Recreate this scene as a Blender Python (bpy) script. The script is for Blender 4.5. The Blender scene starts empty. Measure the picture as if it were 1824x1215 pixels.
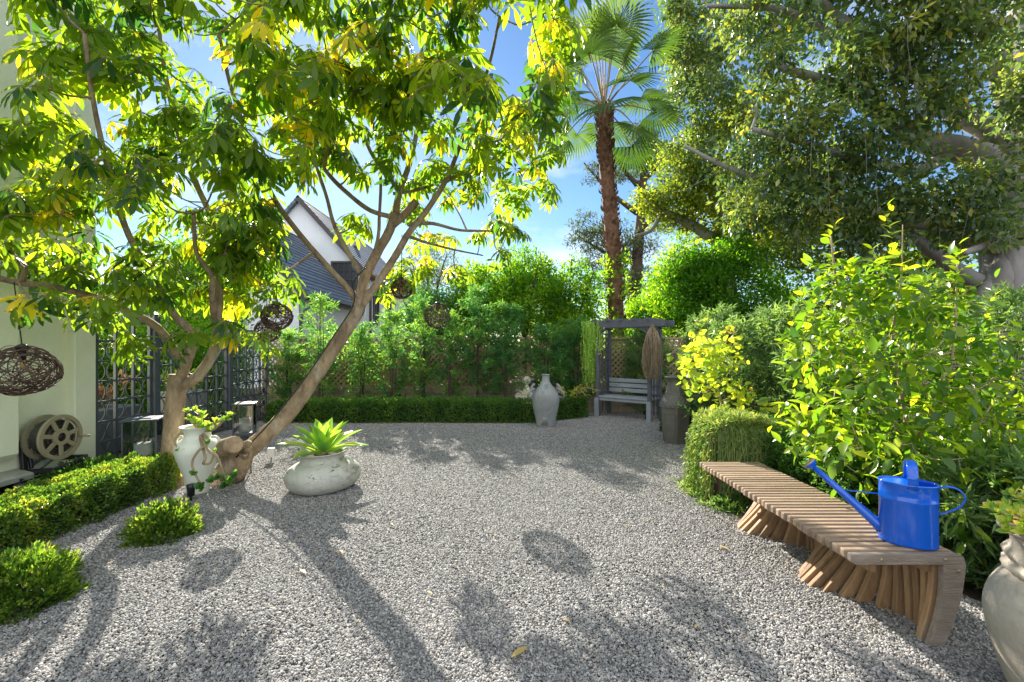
import bpy, bmesh, math, random
import numpy as np
from mathutils import Vector

# ------------------------------------------------------------------ camera, sky, sun, exposure
sc = bpy.context.scene
rng = np.random.default_rng(7)
random.seed(7)
F, CX, HY, H = 810.7, 912.0, 620.0, 1.45      # pixel focal length, principal column, horizon row, eye height
SUNV = np.array([-0.413, 1.0, 0.567])
cd = bpy.data.cameras.new('camera'); cam = bpy.data.objects.new('camera', cd)
sc.collection.objects.link(cam); sc.camera = cam
cd.lens = 16.0; cd.sensor_width = 36.0; cd.shift_y = 12.5/1824; cd.clip_end = 2000; cd.clip_start = 0.05
cam.location = (0, 0, H); cam.rotation_euler = (math.pi/2, 0, 0)

w = bpy.data.worlds.new('World'); sc.world = w; w.use_nodes = True
def build_world():
    nt = w.node_tree; N = nt.nodes; L = nt.links
    bg = N['Background']; bg.inputs[1].default_value = 0.06
    s = N.new('ShaderNodeTexSky'); s.sky_type = 'NISHITA'; s.sun_disc = False
    s.sun_elevation = math.atan2(0.567, math.hypot(0.413, 1)); s.sun_rotation = math.atan2(-0.413, 1.0)
    s.air_density = 1.0; s.dust_density = 0.1; s.ozone_density = 2.5
    hs = N.new('ShaderNodeHueSaturation'); hs.inputs['Saturation'].default_value = 1.15
    L.new(s.outputs[0], hs.inputs['Color'])
    tc = N.new('ShaderNodeTexCoord')
    mp = N.new('ShaderNodeMapping'); mp.inputs['Scale'].default_value = (1.2, 1.2, 3.2)
    mp.inputs['Location'].default_value = (3.1, 0.4, 0.2)
    L.new(tc.outputs['Generated'], mp.inputs[0])
    n = N.new('ShaderNodeTexNoise'); n.inputs['Scale'].default_value = 2.2; n.inputs['Detail'].default_value = 9
    n.inputs['Roughness'].default_value = 0.62
    L.new(mp.outputs[0], n.inputs['Vector'])
    # thin streaks ahead; unseen white cloud added behind the viewer as fill light
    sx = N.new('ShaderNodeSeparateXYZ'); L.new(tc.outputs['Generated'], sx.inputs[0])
    fill_bank = N.new('ShaderNodeMapRange'); fill_bank.inputs['From Min'].default_value = 0.25; fill_bank.inputs['From Max'].default_value = -0.45
    fill_bank.inputs['To Min'].default_value = 0.0; fill_bank.inputs['To Max'].default_value = 0.34
    L.new(sx.outputs['Y'], fill_bank.inputs['Value'])
    sm = N.new('ShaderNodeMath'); L.new(n.outputs[0], sm.inputs[0]); L.new(fill_bank.outputs[0], sm.inputs[1])
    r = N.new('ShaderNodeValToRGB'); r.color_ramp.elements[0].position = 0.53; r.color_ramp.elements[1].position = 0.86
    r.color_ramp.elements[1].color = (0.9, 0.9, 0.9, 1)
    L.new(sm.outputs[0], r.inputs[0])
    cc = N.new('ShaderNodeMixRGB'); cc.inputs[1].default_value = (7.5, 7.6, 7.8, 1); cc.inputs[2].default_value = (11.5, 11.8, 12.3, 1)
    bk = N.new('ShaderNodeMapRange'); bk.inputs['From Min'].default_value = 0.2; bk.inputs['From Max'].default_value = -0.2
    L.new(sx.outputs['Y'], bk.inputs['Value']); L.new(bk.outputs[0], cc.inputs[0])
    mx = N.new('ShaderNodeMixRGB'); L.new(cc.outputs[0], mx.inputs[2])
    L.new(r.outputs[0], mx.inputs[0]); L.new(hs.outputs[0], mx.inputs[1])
    # the sun's own disc, seen between the leaves
    d = N.new('ShaderNodeVectorMath'); d.operation = 'DOT_PRODUCT'
    nv = N.new('ShaderNodeVectorMath'); nv.operation = 'NORMALIZE'
    L.new(tc.outputs['Generated'], nv.inputs[0]); L.new(nv.outputs[0], d.inputs[0])
    sv = SUNV/np.linalg.norm(SUNV); d.inputs[1].default_value = tuple(sv)
    g = N.new('ShaderNodeMath'); g.operation = 'GREATER_THAN'; g.inputs[1].default_value = math.cos(math.radians(0.32))
    L.new(d.outputs['Value'], g.inputs[0])
    ad = N.new('ShaderNodeMixRGB'); ad.blend_type = 'ADD'; ad.inputs[2].default_value = (400, 380, 340, 1)
    L.new(g.outputs[0], ad.inputs[0]); L.new(mx.outputs[0], ad.inputs[1])
    # bright air close round the sun
    pw = N.new('ShaderNodeMath'); pw.operation = 'POWER'; pw.inputs[1].default_value = 5000; pw.use_clamp = True
    mxd = N.new('ShaderNodeMath'); mxd.operation = 'MAXIMUM'; mxd.inputs[1].default_value = 0
    L.new(d.outputs['Value'], mxd.inputs[0]); L.new(mxd.outputs[0], pw.inputs[0])
    au = N.new('ShaderNodeMixRGB'); au.blend_type = 'ADD'; au.inputs[2].default_value = (34, 32, 28, 1)
    L.new(pw.outputs[0], au.inputs[0]); L.new(ad.outputs[0], au.inputs[1])
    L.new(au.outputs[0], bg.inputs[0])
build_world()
sl = bpy.data.lights.new('sun', 'SUN'); sl.energy = 4.9; sl.angle = math.radians(0.5); sl.color = (1.0, 0.93, 0.82)
so = bpy.data.objects.new('sun', sl); sc.collection.objects.link(so); so.location = (-20, 48, 28)
so.rotation_euler = Vector(SUNV).to_track_quat('Z', 'Y').to_euler()
sc.view_settings.view_transform = 'Standard'; sc.view_settings.look = 'None'
sc.view_settings.exposure = 1.62; sc.view_settings.gamma = 1.0
try:
    sc.cycles.use_denoising = True; sc.cycles.max_bounces = 14; sc.cycles.diffuse_bounces = 8
    sc.cycles.transmission_bounces = 12; sc.cycles.transparent_max_bounces = 24
    sc.cycles.sample_clamp_indirect = 6.0; sc.cycles.caustics_reflective = False; sc.cycles.caustics_refractive = False
except Exception: pass

# ------------------------------------------------------------------ helpers
def P(px, py, D): return np.array([(px-CX)/F*D, D, H+(HY-py)/F*D])
def G(px, py): return P(px, py, H*F/(py-HY))*np.array([1, 1, 0])
def nrm(a):
    a = np.asarray(a, float); return a/np.maximum(np.linalg.norm(a, axis=-1, keepdims=True), 1e-9)

class MB:
    """collects geometry and links it as one mesh object"""
    def __init__(s): s.v = []; s.f = []; s.r = []; s.m = []; s.n = 0
    def add(s, v, f, rnd=0.5, mi=0):
        v = np.asarray(v, float).reshape(-1, 3)
        groups = {}
        if isinstance(f, np.ndarray): groups[f.shape[1]] = f
        else:
            for q in f: groups.setdefault(len(q), []).append(q)
        for k, q in groups.items():
            q = np.asarray(q, np.int64)+s.n; s.f.append(q); s.m.append(np.full(len(q), mi))
        s.v.append(v); s.r.append(np.broadcast_to(np.asarray(rnd, float), (len(v),))); s.n += len(v)
        return s
    def build(s, name, mats, parent=None, smooth=False, loc=None):
        me = bpy.data.meshes.new(name)
        v = np.concatenate(s.v)
        o = bpy.data.objects.new(name, me); sc.collection.objects.link(o)
        if loc is not None: v = v-np.asarray(loc, float); o.location = tuple(loc)
        elif parent is not None:
            o.location = tuple(-np.array(wloc(parent)))
        me.vertices.add(len(v)); me.vertices.foreach_set('co', v.astype(np.float32).ravel())
        li = np.concatenate([q.ravel() for q in s.f]); tot = np.concatenate([np.full(len(q), q.shape[1]) for q in s.f])
        st = np.concatenate([[0], np.cumsum(tot)[:-1]])
        me.loops.add(len(li)); me.loops.foreach_set('vertex_index', li.astype(np.int32))
        me.polygons.add(len(tot)); me.polygons.foreach_set('loop_start', st.astype(np.int32))
        if not isinstance(mats, (list, tuple)): mats = [mats]
        for m in mats: me.materials.append(m)
        me.polygons.foreach_set('material_index', np.concatenate(s.m).astype(np.int32))
        me.polygons.foreach_set('use_smooth', np.full(len(tot), bool(smooth)))
        a = me.attributes.new('rnd', 'FLOAT', 'POINT'); a.data.foreach_set('value', np.concatenate(s.r).astype(np.float32))
        me.update(calc_edges=True)
        if parent is not None: o.parent = parent
        return o
def wloc(o):
    p = np.array(o.location)
    if o.parent is not None: p = p+wloc(o.parent)
    return p
def tag(o, label=None, cat=None, group=None, kind=None):
    if label: o['label'] = label
    if cat: o['category'] = cat
    if group: o['group'] = group
    if kind: o['kind'] = kind
    return o
def thing(name, loc, label, cat, group=None):
    o = bpy.data.objects.new(name, None); sc.collection.objects.link(o)
    o.location = tuple(loc); o.empty_display_size = 0.1
    return tag(o, label, cat, group)

def rotz(a):
    c, s_ = math.cos(a), math.sin(a); return np.array([[c, -s_, 0], [s_, c, 0], [0, 0, 1.0]])
def box(mb, c, size, R=None, bev=0.0, rnd=0.5, mi=0):
    hx, hy, hz = np.asarray(size, float)/2
    if bev <= 0:
        v = np.array([[x, y, z] for x in (-hx, hx) for y in (-hy, hy) for z in (-hz, hz)])
        f = [(0, 1, 3, 2), (4, 6, 7, 5), (0, 4, 5, 1), (2, 3, 7, 6), (0, 2, 6, 4), (1, 5, 7, 3)]
    else:
        b = min(bev, hx*.9, hy*.9, hz*.9); v = []; idx = {}
        for sx in (-1, 1):
            for sy in (-1, 1):
                for sz in (-1, 1):
                    for ax in range(3):
                        p = [sx*(hx-b), sy*(hy-b), sz*(hz-b)]; p[ax] = (sx*hx, sy*hy, sz*hz)[ax]
                        idx[(sx, sy, sz, ax)] = len(v); v.append(p)
        v = np.array(v); f = []
        for ax in range(3):
            for s0 in (-1, 1):
                a, b2 = [(1, 2), (2, 0), (0, 1)][ax]
                q = []
                for (p, r) in ((-1, -1), (1, -1), (1, 1), (-1, 1)):
                    k = [0, 0, 0]; k[ax] = s0; k[a] = p; k[b2] = r; q.append(idx[tuple(k)+(ax,)])
                f.append(tuple(q if s0 > 0 else q[::-1]))
        for ax in range(3):
            a, b2 = [(1, 2), (2, 0), (0, 1)][ax]
            for p in (-1, 1):
                for r in (-1, 1):
                    k1 = [0]*3; k2 = [0]*3; k1[ax] = -1; k2[ax] = 1
                    for k in (k1, k2): k[a] = p; k[b2] = r
                    q = [idx[tuple(k1)+(a,)], idx[tuple(k2)+(a,)], idx[tuple(k2)+(b2,)], idx[tuple(k1)+(b2,)]]
                    f.append(tuple(q if p*r > 0 else q[::-1]))
        for sx in (-1, 1):
            for sy in (-1, 1):
                for sz in (-1, 1):
                    q = [idx[(sx, sy, sz, i)] for i in range(3)]; f.append(tuple(q if sx*sy*sz > 0 else q[::-1]))
    if R is not None: v = v@np.asarray(R).T
    mb.add(v+np.asarray(c, float), f, rnd, mi); return mb
def bar(mb, a, b, wd, th, up=(0, 0, 1), bev=0.0, rnd=0.5, mi=0):
    a = np.asarray(a, float); b = np.asarray(b, float); d = b-a; L = np.linalg.norm(d); y = d/L
    x = nrm(np.cross(y, up)); z = np.cross(x, y)
    return box(mb, (a+b)/2, (wd, L, th), np.stack([x, y, z], 1), bev, rnd, mi)
def smooth_path(pts, k=4):
    pts = np.asarray(pts, float)
    if len(pts) < 3 or k < 2: return pts
    e = np.vstack([2*pts[0]-pts[1], pts, 2*pts[-1]-pts[-2]]); out = []
    for i in range(1, len(e)-2):
        p0, p1, p2, p3 = e[i-1], e[i], e[i+1], e[i+2]
        for t in np.linspace(0, 1, k, endpoint=False):
            out.append(.5*(2*p1+(p2-p0)*t+(2*p0-5*p1+4*p2-p3)*t*t+(3*p1-p0-3*p2+p3)*t**3))
    out.append(pts[-1]); return np.array(out)
def tube(mb, pts, rad, n=8, closed=False, cap=True, rnd=0.5, mi=0, sx=1.0, sy=1.0, wob=0.0, up=None):
    pts = np.asarray(pts, float); m = len(pts); rad = np.broadcast_to(np.asarray(rad, float), (m,))
    t = nrm(np.roll(pts, -1, 0)-np.roll(pts, 1, 0)) if closed else nrm(np.gradient(pts, axis=0))
    u = np.cross(t[0], (0, 0, 1) if abs(t[0][2]) < .9 else (1, 0, 0)) if up is None else np.asarray(up, float)
    u = u-t[0]*np.dot(u, t[0]); u = nrm(u); U = [u]
    for i in range(1, m):
        u = U[-1]-t[i]*np.dot(U[-1], t[i]); U.append(nrm(u))
    U = np.array(U); V = np.cross(t, U); a = np.linspace(0, 2*math.pi, n, endpoint=False)
    rr = rad[:, None]*np.ones((1, n))
    if wob: rr = rr*(1+wob*rng.normal(size=(m, n)))
    v = pts[:, None]+rr[..., None]*(sx*np.cos(a)[None, :, None]*U[:, None]+sy*np.sin(a)[None, :, None]*V[:, None])
    f = []; seg = m if closed else m-1
    i = np.arange(seg)[:, None]; j = np.arange(n)[None]; i2 = (i+1) % m; j2 = (j+1) % n
    q = np.stack([i*n+j, i*n+j2, i2*n+j2, i2*n+j], -1).reshape(-1, 4)
    mb.add(v.reshape(-1, 3), q, rnd, mi)
    if cap and not closed:
        base = mb.n-m*n
        for k, rev in ((0, True), (m-1, False)):
            ring = list(range(k*n, k*n+n)); ring = ring[::-1] if rev else ring
            mb.f.append(np.array([ring])+base); mb.m.append(np.array([mi]))
    return mb
def lathe(mb, prof, c=(0, 0, 0), n=48, sx=1.0, sy=1.0, rot=0.0, rnd=0.5, mi=0, mod=None, tilt=None, cap=True):
    prof = np.asarray(prof, float); m = len(prof); a = np.linspace(0, 2*math.pi, n, endpoint=False)
    r = prof[:, 0][:, None]*np.ones((1, n))
    if mod is not None: r = mod(r, a[None]*np.ones((m, 1)), prof[:, 1][:, None]*np.ones((1, n)))
    x = r*np.cos(a)*sx; y = r*np.sin(a)*sy; z = prof[:, 1][:, None]*np.ones((1, n))
    v = np.stack([x, y, z], -1).reshape(-1, 3)@rotz(rot).T
    if tilt is not None: v = v@np.asarray(tilt).T
    i = np.arange(m-1)[:, None]; j = np.arange(n)[None]; j2 = (j+1) % n
    q = np.stack([i*n+j, i*n+j2, (i+1)*n+j2, (i+1)*n+j], -1).reshape(-1, 4)
    b = mb.n; mb.add(v+np.asarray(c, float), q, rnd, mi)
    if cap:
        mb.f.append(np.array([list(range(n))[::-1]])+b); mb.m.append(np.array([mi]))
        mb.f.append(np.array([list(range((m-1)*n, m*n))])+b); mb.m.append(np.array([mi]))
    return mb
def frames(axis, normal):
    a = nrm(axis); s_ = nrm(np.cross(a, normal)); n = np.cross(s_, a); return np.stack([s_, a, n], -1)
def leaf_t(wd=.3, rows=4, fold=.12, curl=.15, p=.9, cols=2, wave=0.0, peak=.5, edge=None):
    v = []; f = []; rr = []
    for i in range(rows+1):
        t = i/rows
        tt = t**(math.log(.5)/math.log(peak))
        hw = wd/2*max(math.sin(math.pi*tt)**p, .03)
        z = -curl*t*t; y = t*(1-.25*curl*t)
        wv = wave*((-1)**i)
        v += [(-hw, y, z+fold*hw+wv), (0, y, z), (hw, y, z+fold*hw-wv)]
        rr += [edge or 0, 0, edge or 0]
        if i: b = 3*(i-1); f += [(b, b+1, b+4, b+3), (b+1, b+2, b+5, b+4)]
    return np.array(v), np.array(f), np.array(rr)
DIA = (np.array([(0, 0, 0), (.25, .5, .07), (0, 1, -.08), (-.25, .5, .07)]), np.array([(0, 1, 2), (0, 2, 3)]), np.zeros(4))
def diamond(wd): d = DIA[0].copy(); d[:, 0] *= wd/.5; return (d, DIA[1], DIA[2])
def scatter(mb, tm, pos, R, scale, rnd, mi=0):
    tv, tf, tr = tm; pos = np.asarray(pos, float); n = len(pos)
    if n == 0: return
    scale = np.broadcast_to(np.asarray(scale, float), (n,)); rnd = np.broadcast_to(np.asarray(rnd, float), (n,))
    v = pos[:, None]+scale[:, None, None]*np.einsum('nij,kj->nki', R, tv)
    f = (np.arange(n)[:, None, None]*len(tv)+tf[None]).reshape(-1, tf.shape[1])
    mb.add(v.reshape(-1, 3), f, (rnd[:, None]+tr[None]).ravel(), mi)
def rdir(n): return nrm(rng.normal(size=(n, 3)))

# ------------------------------------------------------------------ materials
def mk(name):
    m = bpy.data.materials.new(name); m.use_nodes = True; nt = m.node_tree
    return m, nt, nt.nodes, nt.links, nt.nodes['Principled BSDF']
def ramp(N, stops):
    r = N.new('ShaderNodeValToRGB'); e = r.color_ramp.elements
    while len(e) < len(stops): e.new(.5)
    for k, (p, c) in enumerate(stops): e[k].position = p; e[k].color = tuple(c)+(1,)
    return r
def mat(name, c1, c2=None, scale=6, rough=.6, metal=0, bump=0.0, bscale=40, spec=.4, stretch=(1, 1, 1), detail=6, lo=.35, hi=.65, extra=None, rndmix=0.0):
    m, nt, N, L, b = mk(name)
    b.inputs['Roughness'].default_value = rough; b.inputs['Metallic'].default_value = metal
    b.inputs['Specular IOR Level'].default_value = spec
    tc = N.new('ShaderNodeTexCoord'); mp = N.new('ShaderNodeMapping'); mp.inputs['Scale'].default_value = stretch
    L.new(tc.outputs['Object'], mp.inputs[0])
    c2 = c2 or tuple(x*.8 for x in c1)
    n = N.new('ShaderNodeTexNoise'); n.inputs['Scale'].default_value = scale; n.inputs['Detail'].default_value = detail
    n.inputs['Roughness'].default_value = .65
    L.new(mp.outputs[0], n.inputs['Vector'])
    r = ramp(N, [(lo, c1), (hi, c2)]); L.new(n.outputs[0], r.inputs[0]); out = r.outputs[0]
    if rndmix:
        at = N.new('ShaderNodeAttribute'); at.attribute_name = 'rnd'
        br = ramp(N, [(0, (1-rndmix,)*3), (1, (1+rndmix,)*3)]); L.new(at.outputs['Fac'], br.inputs[0])
        mu = N.new('ShaderNodeMixRGB'); mu.blend_type = 'MULTIPLY'; mu.inputs[0].default_value = 1
        L.new(out, mu.inputs[1]); L.new(br.outputs[0], mu.inputs[2]); out = mu.outputs[0]
    if extra:   # (colour, scale, threshold, softness): marks of a second colour
        for (c3, s3, t3, w3, st3) in extra:
            mp3 = N.new('ShaderNodeMapping'); mp3.inputs['Scale'].default_value = st3; L.new(tc.outputs['Object'], mp3.inputs[0])
            n3 = N.new('ShaderNodeTexNoise'); n3.inputs['Scale'].default_value = s3; n3.inputs['Detail'].default_value = 8
            n3.inputs['Roughness'].default_value = .7
            L.new(mp3.outputs[0], n3.inputs['Vector'])
            r3 = ramp(N, [(t3, (0, 0, 0)), (t3+w3, (1, 1, 1))]); L.new(n3.outputs[0], r3.inputs[0])
            mx = N.new('ShaderNodeMixRGB'); mx.inputs[2].default_value = tuple(c3)+(1,)
            L.new(r3.outputs[0], mx.inputs[0]); L.new(out, mx.inputs[1]); out = mx.outputs[0]
    L.new(out, b.inputs['Base Color'])
    if bump:
        nb = N.new('ShaderNodeTexNoise'); nb.inputs['Scale'].default_value = bscale; nb.inputs['Detail'].default_value = 6
        L.new(mp.outputs[0], nb.inputs['Vector'])
        bp = N.new('ShaderNodeBump'); bp.inputs['Strength'].default_value = min(bump, 1); bp.inputs['Distance'].default_value = .02 if bump < .95 else .045
        L.new(nb.outputs[0], bp.inputs['Height']); L.new(bp.outputs[0], b.inputs['Normal'])
    return m
def leafmat(name, stops, trans=.5, tcol=(2.6, 2.3, .9), rough=.42, spec=.35):
    stops = [(p, tuple(min(.8, x*1.3) for x in c)) for p, c in stops]; tcol = tuple(x*1.35 for x in tcol)
    m, nt, N, L, b = mk(name)
    b.inputs['Roughness'].default_value = rough; b.inputs['Specular IOR Level'].default_value = spec
    at = N.new('ShaderNodeAttribute'); at.attribute_name = 'rnd'
    r = ramp(N, stops); L.new(at.outputs['Fac'], r.inputs[0]); L.new(r.outputs[0], b.inputs['Base Color'])
    mu = N.new('ShaderNodeMixRGB'); mu.blend_type = 'MULTIPLY'; mu.inputs[0].default_value = 1; mu.inputs[2].default_value = tuple(tcol)+(1,)
    L.new(r.outputs[0], mu.inputs[1])
    t = N.new('ShaderNodeBsdfTranslucent'); L.new(mu.outputs[0], t.inputs[0])
    mx = N.new('ShaderNodeMixShader'); mx.inputs[0].default_value = trans
    L.new(b.outputs[0], mx.inputs[1]); L.new(t.outputs[0], mx.inputs[2])
    L.new(mx.outputs[0], N['Material Output'].inputs[0])
    return m
def glassmat(name, col=(.955, .975, .97)):
    m, nt, N, L, b = mk(name)
    gl = N.new('ShaderNodeBsdfGlossy'); gl.inputs['Roughness'].default_value = .03
    tr = N.new('ShaderNodeBsdfTransparent'); tr.inputs[0].default_value = tuple(col)+(1,)
    mx = N.new('ShaderNodeMixShader'); fr = N.new('ShaderNodeFresnel'); fr.inputs[0].default_value = 1.5
    ad = N.new('ShaderNodeMath'); ad.operation = 'ADD'; ad.inputs[1].default_value = .07; L.new(fr.outputs[0], ad.inputs[0])
    L.new(ad.outputs[0], mx.inputs[0]); L.new(tr.outputs[0], mx.inputs[1]); L.new(gl.outputs[0], mx.inputs[2])
    L.new(mx.outputs[0], N['Material Output'].inputs[0]); return m

M = {}
M['stucco'] = mat('stucco', (.82, .84, .66), (.75, .78, .59), 3, .9, bump=.25, bscale=60, spec=.1, extra=[((.45, .46, .36), 1.6, .66, .12, (1, 1, .35))])
M['ledge_grey'] = mat('ledge_paint', (.45, .46, .40), (.36, .37, .32), 5, .8, spec=.2)  # the sloped ledge's own grey
M['bark'] = mat('smooth_bark', (.40, .30, .19), (.20, .145, .095), 9, .85, bump=1.0, bscale=16, spec=.15, stretch=(1, 1, .5), extra=[((.46, .385, .28), 3.0, .52, .12, (1, 1, .6)), ((.10, .07, .05), 11, .66, .04, (1, 1, 2.2))])
M['cutwood'] = mat('cut_wood', (.42, .30, .18), (.25, .17, .10), 14, .8, bump=.4, bscale=30)
M['figbark'] = mat('grey_fig_bark', (.34, .32, .30), (.23, .21, .20), 2.2, .85, bump=.8, bscale=9, spec=.15, stretch=(1, 1, .35))
M['darkbark'] = mat('dark_bark', (.11, .08, .055), (.06, .045, .03), 6, .9, bump=.6, bscale=20)
M['palmbark'] = mat('palm_bark', (.22, .11, .065), (.115, .06, .038), 9, .9, bump=.9, bscale=22, rndmix=.35)
M['iron'] = mat('grey_blue_iron', (.075, .088, .11), (.10, .115, .135), 4, .45, metal=.2, spec=.5)
M['planter'] = mat('slate_planter', (.10, .115, .135), (.14, .155, .175), 2, .7)
M['black'] = mat('black_plastic', (.012, .012, .014), (.02, .02, .022), 6, .4, spec=.5)
M['cable'] = mat('black_cable', (.01, .01, .01), (.015, .015, .015), 6, .5)
M['reel'] = mat('tan_plastic', (.33, .29, .185), (.29, .25, .16), 4, .45, spec=.5)
M['hose'] = mat('olive_hose', (.035, .035, .025), (.05, .05, .035), 5, .5)
M['teak_top'] = mat('weathered_teak', (.37, .275, .195), (.25, .175, .115), 5, .75, bump=.4, bscale=30, stretch=(1.2, 14, 14), rndmix=.28)
M['teak_leg'] = mat('orange_teak', (.36, .225, .115), (.25, .15, .075), 4, .6, bump=.35, bscale=30, stretch=(5, 14, 2), rndmix=.3, extra=[((.36, .29, .22), 4, .58, .15, (2, 8, 1))])
M['teak_end'] = mat('grey_teak', (.33, .28, .23), (.22, .175, .135), 4, .75, bump=.5, bscale=26, stretch=(1.5, 14, 10))
M['blue'] = mat('blue_enamel', (.004, .095, .58), (.008, .125, .66), 5, .13, spec=.7, bump=.03, bscale=7, extra=[((.06, .17, .55), 16, .68, .1, (1, 1, .4))])
M['rose'] = mat('brass_rose', (.42, .33, .2), (.3, .23, .14), 20, .5, metal=.3)
M['whitepot'] = mat('whitewashed_clay', (.52, .52, .45), (.38, .385, .325), 5, .85, bump=.4, bscale=30, spec=.15, extra=[((.25, .245, .20), 3.6, .54, .12, (1, 1, 2)), ((.07, .068, .055), 7, .615, .03, (1, 1, 3.2)), ((.60, .59, .54), 5, .60, .06, (1, 1, 1.5))])
M['urnwhite'] = mat('ivory_glaze', (.74, .76, .66), (.64, .67, .56), 4, .55, bump=.15, bscale=30, spec=.35)
M['terracotta'] = mat('limewashed_terracotta', (.46, .41, .345), (.35, .31, .265), 3, .85, bump=.3, bscale=40, spec=.2, extra=[((.21, .195, .18), 3.2, .54, .14, (1, 1, 1)), ((.44, .19, .10), 4.5, .655, .04, (1, 1, 1)), ((.60, .56, .50), 7, .60, .08, (1, 1, 2))])
M['jug'] = mat('grey_clay', (.32, .335, .34), (.25, .262, .265), 4, .75, bump=.25, bscale=45, spec=.25)
M['jugfoot'] = mat('brown_clay', (.24, .18, .14), (.19, .14, .11), 8, .8)
M['greyvase'] = mat('taupe_clay', (.165, .155, .14), (.115, .107, .097), 4, .6, bump=.2, bscale=50, spec=.35)
M['arbor'] = mat('slate_paint', (.115, .12, .145), (.09, .095, .115), 5, .6, spec=.3, stretch=(3, 3, .6))
M['benchgrey'] = mat('pale_grey_paint', (.30, .33, .37), (.25, .28, .32), 6, .6)
M['tan_block'] = mat('tan_block', (.36, .29, .20), (.26, .21, .145), 4, .9, bump=.3, bscale=30)
M['cream_block'] = mat('cream_paint', (.68, .62, .50), (.60, .54, .42), 6, .85, bump=.2, bscale=40)
M['lattice'] = mat('brown_lattice', (.38, .27, .18), (.29, .20, .135), 5, .85)
M['post'] = mat('tan_post', (.40, .27, .18), (.32, .21, .14), 4, .85, stretch=(4, 4, .7))
M['housewall'] = mat('white_render', (.72, .71, .66), (.66, .65, .60), 2, .9, spec=.1)
M['gable'] = mat('white_paint', (.80, .82, .84), (.75, .77, .80), 2, .9, spec=.1)
M['trim'] = mat('dark_brown_trim', (.05, .045, .045), (.065, .058, .055), 6, .5)
M['winglass'] = mat('window_glass', (.03, .035, .04), (.05, .055, .06), 1, .08, spec=.8)
M['box_grey'] = mat('grey_box', (.33, .34, .34), (.28, .29, .29), 4, .6)
M['whitelight'] = mat('white_plastic', (.7, .7, .68), (.65, .65, .63), 4, .5)
M['candle'] = mat('wax', (.80, .78, .72), (.76, .74, .68), 4, .55)
M['glass'] = glassmat('lantern_glass')
M['wicker'] = mat('dark_wicker', (.12, .075, .05), (.06, .038, .026), 14, .8, rndmix=.5)
M['bulb'] = mat('amber_bulb', (.55, .33, .12), (.5, .3, .1), 4, .2, spec=.6)
M['vine'] = mat('tan_stem', (.38, .29, .17), (.28, .21, .12), 12, .8)
M['dead'] = mat('dead_strands', (.36, .28, .18), (.25, .19, .12), 10, .9, rndmix=.4)
M['soil'] = mat('soil', (.075, .055, .04), (.04, .03, .022), 8, .95, bump=.8, bscale=30, spec=.1)
M['twig'] = mat('hedge_twigs', (.035, .03, .018), (.02, .018, .012), 10, .9)
M['outlet'] = mat('outlet_box', (.5, .52, .55), (.45, .47, .5), 4, .5)
M['verdigris'] = mat('valve', (.05, .055, .05), (.09, .10, .09), 14, .5, metal=.3)

YG = (.16, .21, .025)
M['scheff'] = leafmat('umbrella_leaf', [(0, (.016, .052, .02)), (.25, (.038, .085, .014)), (.6, (.10, .155, .013)), (.82, (.19, .235, .016)), (.93, (.38, .33, .02)), (1, (.46, .30, .02))], .62, (2.5, 2.35, .75), .36, .5)
M['box'] = leafmat('box_leaf', [(0, (.016, .045, .012)), (.45, (.055, .115, .018)), (.85, (.13, .19, .025)), (1, (.26, .25, .05))], .42, (2.2, 2.1, .9), .33, .5)
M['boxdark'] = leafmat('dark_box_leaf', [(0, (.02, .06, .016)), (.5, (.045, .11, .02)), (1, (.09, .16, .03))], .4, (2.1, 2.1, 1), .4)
M['podo'] = leafmat('fern_pine_leaf', [(0, (.022, .075, .035)), (.5, (.055, .135, .045)), (1, (.15, .23, .045))], .45, (2.1, 2.2, 1.1), .45)
M['podogrey'] = leafmat('grey_fern_pine_leaf', [(0, (.035, .075, .035)), (.5, (.085, .145, .06)), (1, (.17, .24, .075))], .4, (2, 2, 1), .4, .5)
M['fig'] = leafmat('fig_leaf', [(0, (.024, .06, .035)), (.5, (.065, .105, .045)), (.85, (.14, .165, .04)), (1, (.27, .23, .05))], .45, (2.2, 2.1, .8), .3, .7)
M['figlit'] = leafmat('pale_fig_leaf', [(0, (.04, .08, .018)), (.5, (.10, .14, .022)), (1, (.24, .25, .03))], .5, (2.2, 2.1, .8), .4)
M['ficus'] = leafmat('ficus_leaf', [(0, (.022, .075, .012)), (.5, (.06, .15, .014)), (1, (.22, .28, .018))], .55, (2.5, 2.3, .7), .35, .45)
M['citrus'] = leafmat('citrus_leaf', [(0, (.022, .065, .010)), (.45, (.065, .13, .012)), (.8, (.19, .25, .018)), (1, (.34, .34, .025))], .5, (2.2, 2.1, .7), .3, .6)
M['redbud'] = leafmat('redbud_leaf', [(0, (.11, .19, .02)), (.5, (.25, .31, .03)), (.93, (.37, .37, .035)), (1, (.46, .25, .03))], .5, (1.7, 1.7, .8), .5)
M['palm'] = leafmat('palm_leaf', [(0, (.015, .042, .012)), (.5, (.035, .08, .017)), (1, (.09, .14, .025))], .32, (2.2, 2.1, .8), .4, .45)
M['pine'] = leafmat('conifer_leaf', [(0, (.03, .05, .035)), (.5, (.06, .085, .05)), (1, (.12, .14, .07))], .3, (1.8, 1.8, 1), .6)
M['olive'] = leafmat('olive_leaf', [(0, (.07, .10, .06)), (1, (.17, .20, .12))], .4, (1.8, 1.8, 1), .5)
M['agave'] = leafmat('agave_leaf', [(0, (.06, .17, .05)), (.45, (.12, .26, .05)), (.8, (.30, .40, .05)), (1, (.62, .55, .16))], .35, (1.7, 1.7, .8), .4, .4)
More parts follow.
